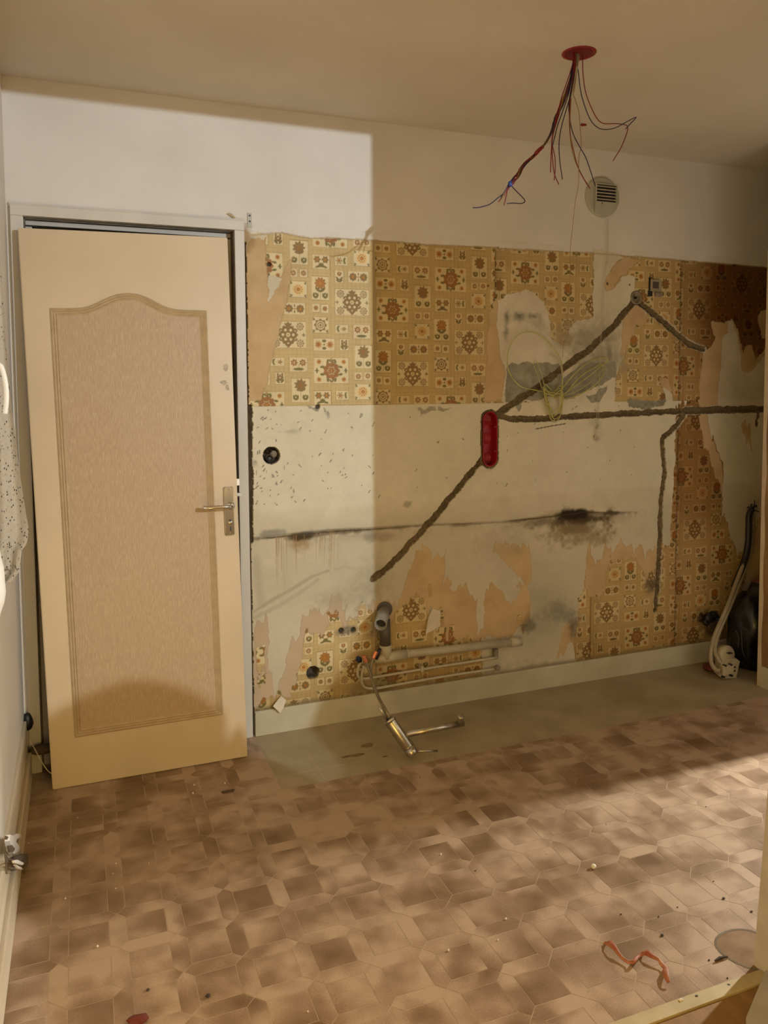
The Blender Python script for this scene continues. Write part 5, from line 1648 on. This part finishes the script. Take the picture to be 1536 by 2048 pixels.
yb_ = JY
g1 = [at_y(*jz(*q), yb_) for q in ((478, 1815), (520, 1842), (645, 1848), (682, 1670), (635, 1640), (500, 1670))]
zf = min(p.z for p in g1)
n = len(g1)
V = [(p.x, p.y, max(p.z, 0.0005)) for p in g1] + [(p.x + 0.02, p.y + 0.055, max(p.z, 0.0005)) for p in g1]
mesh('block_body', V, [tuple(range(n)), tuple(range(n, 2 * n))[::-1]] + [(k, (k + 1) % n, n + (k + 1) % n, n + k) for k in range(n)], M_ivory, box_e)
a_, b_ = at_y(*jz(492, 1800), yb_), at_y(*jz(605, 1690), yb_)
cover = G().box((a_.x, yb_ - 0.016, a_.z), (b_.x, yb_ - 0.001, b_.z), 0.003).build('cover', M_ivory, box_e)
for kx, kz in ((0.1, -0.2), (0.8, -0.2), (1.0, 0.3), (1.0, 0.7), (0.2, 1.0), (0.7, 1.0)):
    px_, pz_ = a_.x + (b_.x - a_.x) * kx, a_.z + (b_.z - a_.z) * kz
    G().box((px_ - 0.004, yb_ - 0.0175, pz_ - 0.004), (px_ + 0.006, yb_ - 0.0005, pz_ + 0.003)).build('terminal_gap', M_black, cover)
p = at_y(*jz(560, 1615), yb_ + 0.01)
rad = (at_y(*jz(628, 1615), yb_ + 0.01) - at_y(*jz(492, 1615), yb_ + 0.01)).length / 2
G().lathe(p + Vector((0, 0.03, 0)), (0, -1, 0.15), [(0, rad), (0.03, rad), (0.036, rad * 0.9)], 24).build('round_socket', M_ivory, box_e, True)
a_ = at_y(*jz(585, 1592), yb_ - 0.03)
G().box((a_.x - 0.012, a_.y - 0.006, a_.z - 0.002), (a_.x + 0.012, a_.y + 0.01, a_.z + 0.002)).build('slot', M_black, box_e)
cab = empty('cable_drop', at_y(1503, 1015, 0.0), 'black cable and ivory conduit running down from the right wall to the socket block', 'cable')


def drop(P, y0_, y1_, r, mt, nm):
    n_ = len(P)
    W = [at_y(*jz(*q), y0_ + (y1_ - y0_) * (k / (n_ - 1)) ** 1.4) for k, q in enumerate(P)]
    return G().tube(spline(W, 6), r, 10).build(nm, mt, cab, True)


drop([(800, 190), (775, 260), (765, 380), (760, 520), (735, 660), (690, 790), (640, 920), (590, 1060), (540, 1180), (470, 1340), (420, 1470), (400, 1590), (402, 1680), (440, 1745), (490, 1765)], -0.025, yb_ - 0.01, 0.0105, M_conduit, 'conduit')
drop([(812, 230), (806, 380), (800, 520), (770, 660), (735, 760), (690, 880), (640, 1010), (580, 1150), (510, 1310), (460, 1440), (440, 1540), (450, 1610), (495, 1690)], -0.022, yb_ + 0.004, 0.0095, M_conduit, 'conduit')
drop([(800, 185), (772, 250), (768, 380), (762, 510), (740, 640), (700, 760), (650, 880), (625, 950)], -0.045, -0.085, 0.016, M_black, 'black_sleeve')
for P in ([(800, 185), (825, 140), (822, 100)], [(800, 190), (770, 165), (752, 175)], [(805, 190), (840, 150), (845, 165)], [(806, 195), (850, 205), (866, 215)], [(800, 180), (790, 150), (800, 140)]):
    G().tube(spline([at_y(*jz(*q), -0.02 + 0.004 * k) for k, q in enumerate(P)], 4), 0.003, 6).build('cable_end', M_black, cab, True)
# black sack in the recess
sk = empty('black_sack', (2.52, -0.16, 0), 'black plastic sack slumped in the dark corner behind the socket block', 'sack')
bmv = bmesh.new()
bmesh.ops.create_icosphere(bmv, subdivisions=4, radius=1)
from mathutils import noise as mno
for v in bmv.verts:
    c = v.co.copy()
    k = 1 + 0.22 * mno.noise(c * 1.6) + 0.10 * mno.noise(c * 4.5) + 0.05 * mno.noise(Vector((c.x * 11, c.y * 11, c.z * 3)))
    up = max(c.z, 0)
    v.co = Vector((2.50 + c.x * 0.135 * k * (1 - 0.25 * up), -0.165 + c.y * 0.125 * k * (1 - 0.25 * up), max(0.20 + c.z * 0.235 * k, 0.002)))
me = bpy.data.meshes.new('sack_skin'); bmv.to_mesh(me); bmv.free()
me.polygons.foreach_set('use_smooth', [True] * len(me.polygons))
link('sack_skin', me, M_bag, sk)
G().tube(spline([(2.50, -0.17, 0.42), (2.505, -0.19, 0.45), (2.54, -0.20, 0.47)], 4), [0.03, 0.026, 0.022, 0.018, 0.016, 0.02, 0.026, 0.03, 0.034], 12).build('sack_neck', M_maroon, sk, True)['label'] = 'dark maroon top of the sack'
for P in ([(690, 1360), (700, 1450), (705, 1560), (735, 1640)], [(720, 1345), (780, 1390), (830, 1440)], [(640, 1370), (670, 1440), (665, 1530)]):
    G().tube(spline([at_y(*jz(*q), -0.290) for q in P], 5), 0.0010, 6).build('loose_thread', M_pvcdark, sk, True)
tag(G().lump((2.28, -0.13, 0.020), 0.055, 21, 12, 8, (1.2, 0.9, 0.36)).build('maroon_rag', M_maroon, None, True), 'dark maroon rag on the floor between skirting and socket block', 'rag')
w = at_y(*jz(390, 1250), -0.02)
tag(G().lump((w.x, -0.018, w.z), 0.030, 23, 9, 6, (1.2, 0.6, 1.0)).lump((w.x + 0.025, -0.018, w.z + 0.012), 0.024, 26, 8, 6, (1.1, 0.6, 0.9)).lump((w.x + 0.065, -0.02, w.z - 0.012), 0.018, 24, 8, 6, (1.5, 0.6, 0.8)).lump((w.x - 0.018, -0.015, w.z - 0.02), 0.018, 27, 8, 6, (1.0, 0.6, 1.2)).build('black_valve', M_black, None, True), 'black sooty valve lump on the wall left of the cables', 'valve')

# ------------------------------------------------------------------ things at the left edge
def zl(x, y): return (x / 3.415, 640 + y / 3.415)


cl = empty('dotted_cloth', (XL + 0.03, -0.80, 0.9), 'white cloth with small dark dots hanging at the left edge', 'cloth')
edge = [(0, 520), (6, 600), (12, 690), (20, 780), (28, 850), (38, 930), (46, 985), (53, 1030), (57.5, 1055), (54, 1085), (45, 1098), (42, 1115), (39, 1140), (30, 1155), (20, 1166), (12, 1163)]
edge = [tuple(v)[:2] for v in spline([(x, y, 0) for x, y in edge], 3)]
Yc = -0.82
V, Fc = [], []
NS = 10
for i, q in enumerate(edge):
    e = at_y(*q, Yc)
    xl = XL + 0.002
    for k in range(NS + 1):
        t = k / NS
        V.append((xl + (e.x - xl) * t, Yc + 0.016 * math.sin(t * 9 + i * 0.083) * (0.3 + 0.7 * i / len(edge)), e.z + 0.02 * (1 - t) * (1 if i > 36 else 0)))
for i in range(len(edge) - 1):
    for k in range(NS):
        Fc.append((i * (NS + 1) + k, i * (NS + 1) + k + 1, (i + 1) * (NS + 1) + k + 1, (i + 1) * (NS + 1) + k))
nV = len(V)
V2 = V + [(x, y + 0.0015, z) for x, y, z in V]
Fc2 = Fc + [tuple(i + nV for i in f)[::-1] for f in Fc]
mesh('cloth_panel', V2, Fc2, M_dots, cl, True)
st_ = [at_y(*zl(*q), -0.96) for q in ((-30, 300), (2, 312), (18, 345), (36, 420), (44, 500), (42, 570), (34, 640))]
tag(G().tube(spline(st_, 5), 0.0062, 10, True, 1.3).build('curved_strap', M_white, None, True), 'curved white plastic strap at the left edge in front of the dotted cloth', 'strap')
pk = empty('white_bag', (XL + 0.03, -1.02, 0.7), 'plain white bag bulging in at the left edge under the dotted cloth', 'bag')
ed2 = [(0, 1100), (3, 1118), (8, 1135), (10, 1165), (12, 1185), (9, 1205), (3, 1222), (-2, 1240)]
V, Fc = [], []
for i, q in enumerate(ed2):
    e = at_y(*q, -0.98)
    for k in range(7):
        t = k / 6
        V.append((XL + (e.x - XL) * math.sin(t * math.pi / 2), -0.98 - 0.05 * (1 - t), e.z))
for i in range(len(ed2) - 1):
    for k in range(6): Fc.append((i * 7 + k, i * 7 + k + 1, (i + 1) * 7 + k + 1, (i + 1) * 7 + k))
nV = len(V)
mesh('bag_skin', V + [(x, y + 0.002, z) for x, y, z in V], Fc + [tuple(i + nV for i in f)[::-1] for f in Fc], M_white, pk, True)

# broken socket over the left skirting
def zk(x, y): return (x / 4.879, 1380 + y / 4.879)


XS = XL + 0.014
bs = empty('broken_socket', at_x(*zk(100, 1560), XS), 'broken white socket with bare wires above the left skirting', 'socket')


def xpoly(P, x, th_, nm, mt, par):
    W = [at_x(*zk(*q), x) for q in P]
    n_ = len(W)
    V_ = [(x, w.y, w.z) for w in W] + [(x + th_, w.y, w.z) for w in W]
    return mesh(nm, V_, [tuple(range(n_)), tuple(range(n_, 2 * n_))[::-1]] + [(k, (k + 1) % n_, n_ + (k + 1) % n_, n_ + k) for k in range(n_)], mt, par)


shell2 = xpoly([(48, 1420), (75, 1430), (120, 1410), (165, 1415), (165, 1450), (120, 1462), (110, 1490), (150, 1540), (145, 1580), (90, 1610), (60, 1570), (45, 1480)], XS, 0.012, 'socket_shell', M_white, bs)
xpoly([(65, 1520), (100, 1515), (130, 1550), (120, 1580), (80, 1585)], XS + 0.012, 0.004, 'socket_hole', M_brown, shell2)
xpoly([(45, 1425), (70, 1435), (60, 1460), (45, 1460)], XS + 0.012, 0.003, 'socket_hole', M_brown, shell2)
tb = empty('terminal_block', at_x(*zk(180, 1680), XS + 0.01), 'black and white terminal block dangling by wires below the broken socket', 'connector')
xpoly([(135, 1630), (180, 1605), (225, 1610), (228, 1700), (200, 1720), (120, 1690)], XS + 0.012, 0.014, 'block', M_pvcdark, tb)
xpoly([(115, 1665), (150, 1660), (190, 1680), (215, 1690), (205, 1712), (160, 1698), (120, 1690)], XS + 0.026, 0.005, 'screw_row', M_white, tb)
xpoly([(125, 1705), (190, 1735), (205, 1755), (160, 1745)], XS + 0.020, 0.005, 'screw_row', M_white, tb)
for P in ([(50, 1590), (55, 1650), (75, 1690), (110, 1715), (160, 1735)], [(60, 1600), (68, 1640), (95, 1655), (125, 1660)], [(58, 1640), (60, 1720), (64, 1790)]):
    G().tube(spline([at_x(*zk(*q), XS + 0.014) for q in P], 5), 0.0022, 6).build('wire', M_brown, tb, True)
# black lump added for the dark hole, rag near the corner, and a string lying to the door
hq = at_x(*zk(275, 270), XL + 0.004)
tag(G().lump((XL + 0.012, -0.02, 0.20), 0.026, 9, 10, 7, (0.8, 0.8, 1.3)).build('hole_lump', M_black, None, True), 'black lump standing in for a dark hole in the left corner behind the door', 'hole')
tag(G().lump((-0.785, -0.045, 0.100), 0.034, 10, 12, 8, (1.5, 0.8, 0.55)).build('brown_scrap', M_brown, None, True), 'brown scrap caught between the left corner and the door', 'scrap')
P = [at_y(*zk(280, 470), -0.12), at_y(*zk(330, 560), -0.15), at_y(*zk(400, 690), -0.18), at_y(*zk(460, 780), -0.19), at_y(*zk(500, 815), -0.19)]
tag(G().tube(spline(P, 5), 0.0014, 6).build('thin_string', M_nylon, None, True), 'thin pale string sloping to the door foot in the left corner', 'string')

# ------------------------------------------------------------------ bits lying on the floor
def z6(x, y): return (1160 + x / 4.085, 1780 + y / 4.085)


strip = [(205, 428, 14), (235, 455, 22), (275, 495, 16), (310, 535, 10), (350, 570, 9), (395, 600, 9), (430, 615, 10), (455, 598, 12), (470, 565, 8), (505, 520, 10), (540, 535, 20), (580, 565, 14), (640, 592, 8), (670, 620, 14), (700, 650, 12), (698, 700, 20), (705, 740, 18), (728, 775, 8)]
C = [at_z(*z6(x, y), 0.004) for x, y, w_ in strip]
V, Fc = [], []
for k, (c, (_, _, w_)) in enumerate(zip(C, strip)):
    t = (C[min(k + 1, len(C) - 1)] - C[max(k - 1, 0)]).normalized()
    s_ = Vector((-t.y, t.x, 0))
    hw2 = w_ * 0.00050
    tw_ = math.sin(k * 1.1) * 0.9
    off = s_ * math.cos(tw_) * hw2 + Vector((0, 0, abs(math.sin(tw_)) * hw2))
    z_ = 0.003 + 0.010 * abs(math.sin(k * 0.7))
    V += [Vector((c.x, c.y, z_)) + off, Vector((c.x, c.y, z_ + 0.004)), Vector((c.x, c.y, z_)) - s_ * math.cos(tw_) * hw2]
for k in range(len(C) - 1):
    for j in range(2): Fc.append((3 * k + j, 3 * k + j + 1, 3 * k + j + 4, 3 * k + j + 3))
nV = len(V)
V = V + [v + Vector((0, 0, -0.0018)) for v in V]
Fc = Fc + [tuple(i + nV for i in f)[::-1] for f in Fc] + [(3 * k, 3 * k + 3, 3 * k + 3 + nV, 3 * k + nV) for k in range(len(C) - 1)] + [(3 * k + 2, 3 * k + 2 + nV, 3 * k + 5 + nV, 3 * k + 5) for k in range(len(C) - 1)]
tag(mesh('red_peel', V, Fc, M_peel, None, True), 'twisted red-brown strip of peel lying on the floor near the jamb', 'peel')
WHITE = [((1187, 1737), 0.0075, 'white plaster pebble alone on the lit floor, left of the right jamb'), ((1362, 2005), 0.0052, 'small white pebble near the threshold below the red strip'),
         ((1534, 1838), 0.013, 'white chunk half hidden behind the right jamb')]
for k, (q, r, lb) in enumerate(WHITE):
    c = at_z(*q)
    tag(G().lump((c.x, c.y, r * 0.85), r, 40 + k).build('plaster_crumb', M_crumb), lb, 'pebble')
small = [(386, 1588, 0.004), (232, 1728, 0.0022), (131, 1798, 0.0026), (232, 1778, 0.0022), (226, 1748, 0.0018), (1012, 1839, 0.003), (897, 1902, 0.003), (882, 1710, 0.003), (298, 1727, 0.0018), (195, 1894, 0.003), (1095, 1708, 0.002),
         (155, 1636, 0.002), (388, 1571, 0.003), (450, 1568, 0.003), (616, 2024, 0.002), (996, 1881, 0.0022), (57, 1687, 0.0016)]
for k, (x, y, r) in enumerate(small):
    c = at_z(x, y)
    tag(G().lump((c.x, c.y, r * 0.8), r, 60 + k, 7, 5).build('plaster_crumb', M_crumb), 'tiny white plaster crumb on the patterned floor', 'crumb', 'tiny white crumbs')
dark = [(1447, 1798, 0.005), (1324, 1872, 0.005), (1412, 1614, 0.0026), (1503, 1824, 0.004), (1242, 1829, 0.003), (1317, 1834, 0.0028), (1457, 1973, 0.006), (1393, 1996, 0.0065), (1361, 2012, 0.004), (1418, 1921, 0.003), (951, 1742, 0.0026),
        (1212, 1649, 0.002), (1455, 1957, 0.0026), (1355, 1815, 0.0025), (1427, 1763, 0.0025), (416, 1994, 0.007), (296, 1981, 0.005), (860, 1510, 0.002), (690, 1558, 0.0025), (840, 1556, 0.0025)]
for k, (x, y, r) in enumerate(dark):
    c = at_z(x, y)
    r *= 0.75
    tag(G().lump((c.x, c.y, r * 0.6), r, 90 + k, 8, 5, (1.3, 1, 0.7)).build('grit', M_grit), 'small dark grit on the patterned floor', 'grit', 'dark specks of grit')
c = at_z(458, 1583)
gd = G()
for k in range(5): gd.lump((c.x + random.uniform(-0.02, 0.02), c.y + random.uniform(-0.008, 0.008), 0.004), 0.006, 130 + k, 8, 5, (1.8, 0.8, 0.7))
tag(gd.build('wood_chip', M_brown), 'brown splintered chips on the floor before the door', 'chips')
c = at_z(1441, 1921)
tag(G().tube([(c.x - 0.018, c.y, 0.004), (c.x, c.y + 0.002, 0.005), (c.x + 0.022, c.y, 0.004)], [0.002, 0.004, 0.002], 7).build('dark_twig', M_grit), 'dark thin splinter beside the grey dirt ring', 'splinter')
c = at_z(275, 2046)
tag(G().lump((c.x, c.y, 0.008), 0.014, 150, 10, 6, (1.8, 0.9, 0.7)).build('dark_red_scrap', M_maroon), 'dark red scrap at the bottom edge on the floor', 'scrap')

# added unseen blocker in the hall, shaped to keep the bulb off floor and door foot
BULB = Vector((1.379, -4.2, 2.09))
hill = [at_z(70, 1600), at_y(98, 1425, -0.165), at_y(145, 1399, -0.163), at_y(186, 1377, -0.162), at_y(223, 1362, -0.161), at_y(256, 1349, -0.161), at_y(280, 1346, -0.161), at_y(315, 1349, -0.161), at_y(352, 1357, -0.161),
        at_y(390, 1373, -0.162), at_y(423, 1396, -0.163), at_y(449, 1414, -0.164), at_y(479, 1440, -0.165), at_z(520, 1560), at_z(640, 1560), at_z(706, 1513), at_y(640, 1395, 0), at_y(690, 1325, 0), at_y(738, 1230, 0)]
prof_ = [(0.0, 0.70)]
for h in hill:
    k = (-2.60 - BULB.y) / (h.y - BULB.y)
    p = BULB.lerp(h, k)
    prof_.append((p.x, p.z))
prof_.sort()
prof_.append((prof_[-1][0] + 0.2, prof_[-1][1] - 0.03))
V, Fc = [], []
for x, h in prof_:
    V += [(x, -2.60, 0.0), (x, -2.60, h - 0.01), (x, -2.62, h), (x, -2.86, h - 0.03), (x, -2.90, h - 0.08), (x, -2.90, 0.0)]
for k in range(len(prof_) - 1):
    for j in range(6): Fc.append((6 * k + j, 6 * k + (j + 1) % 6, 6 * k + 6 + (j + 1) % 6, 6 * k + 6 + j))
Fc += [tuple(range(6)), tuple(range(6 * len(prof_) - 6, 6 * len(prof_)))[::-1]]
tag(mesh('shadow_blocker', V, Fc, M_blocker), 'unseen added blocker in the hall, shaped to cast the shadow on the door foot', 'light blocker')
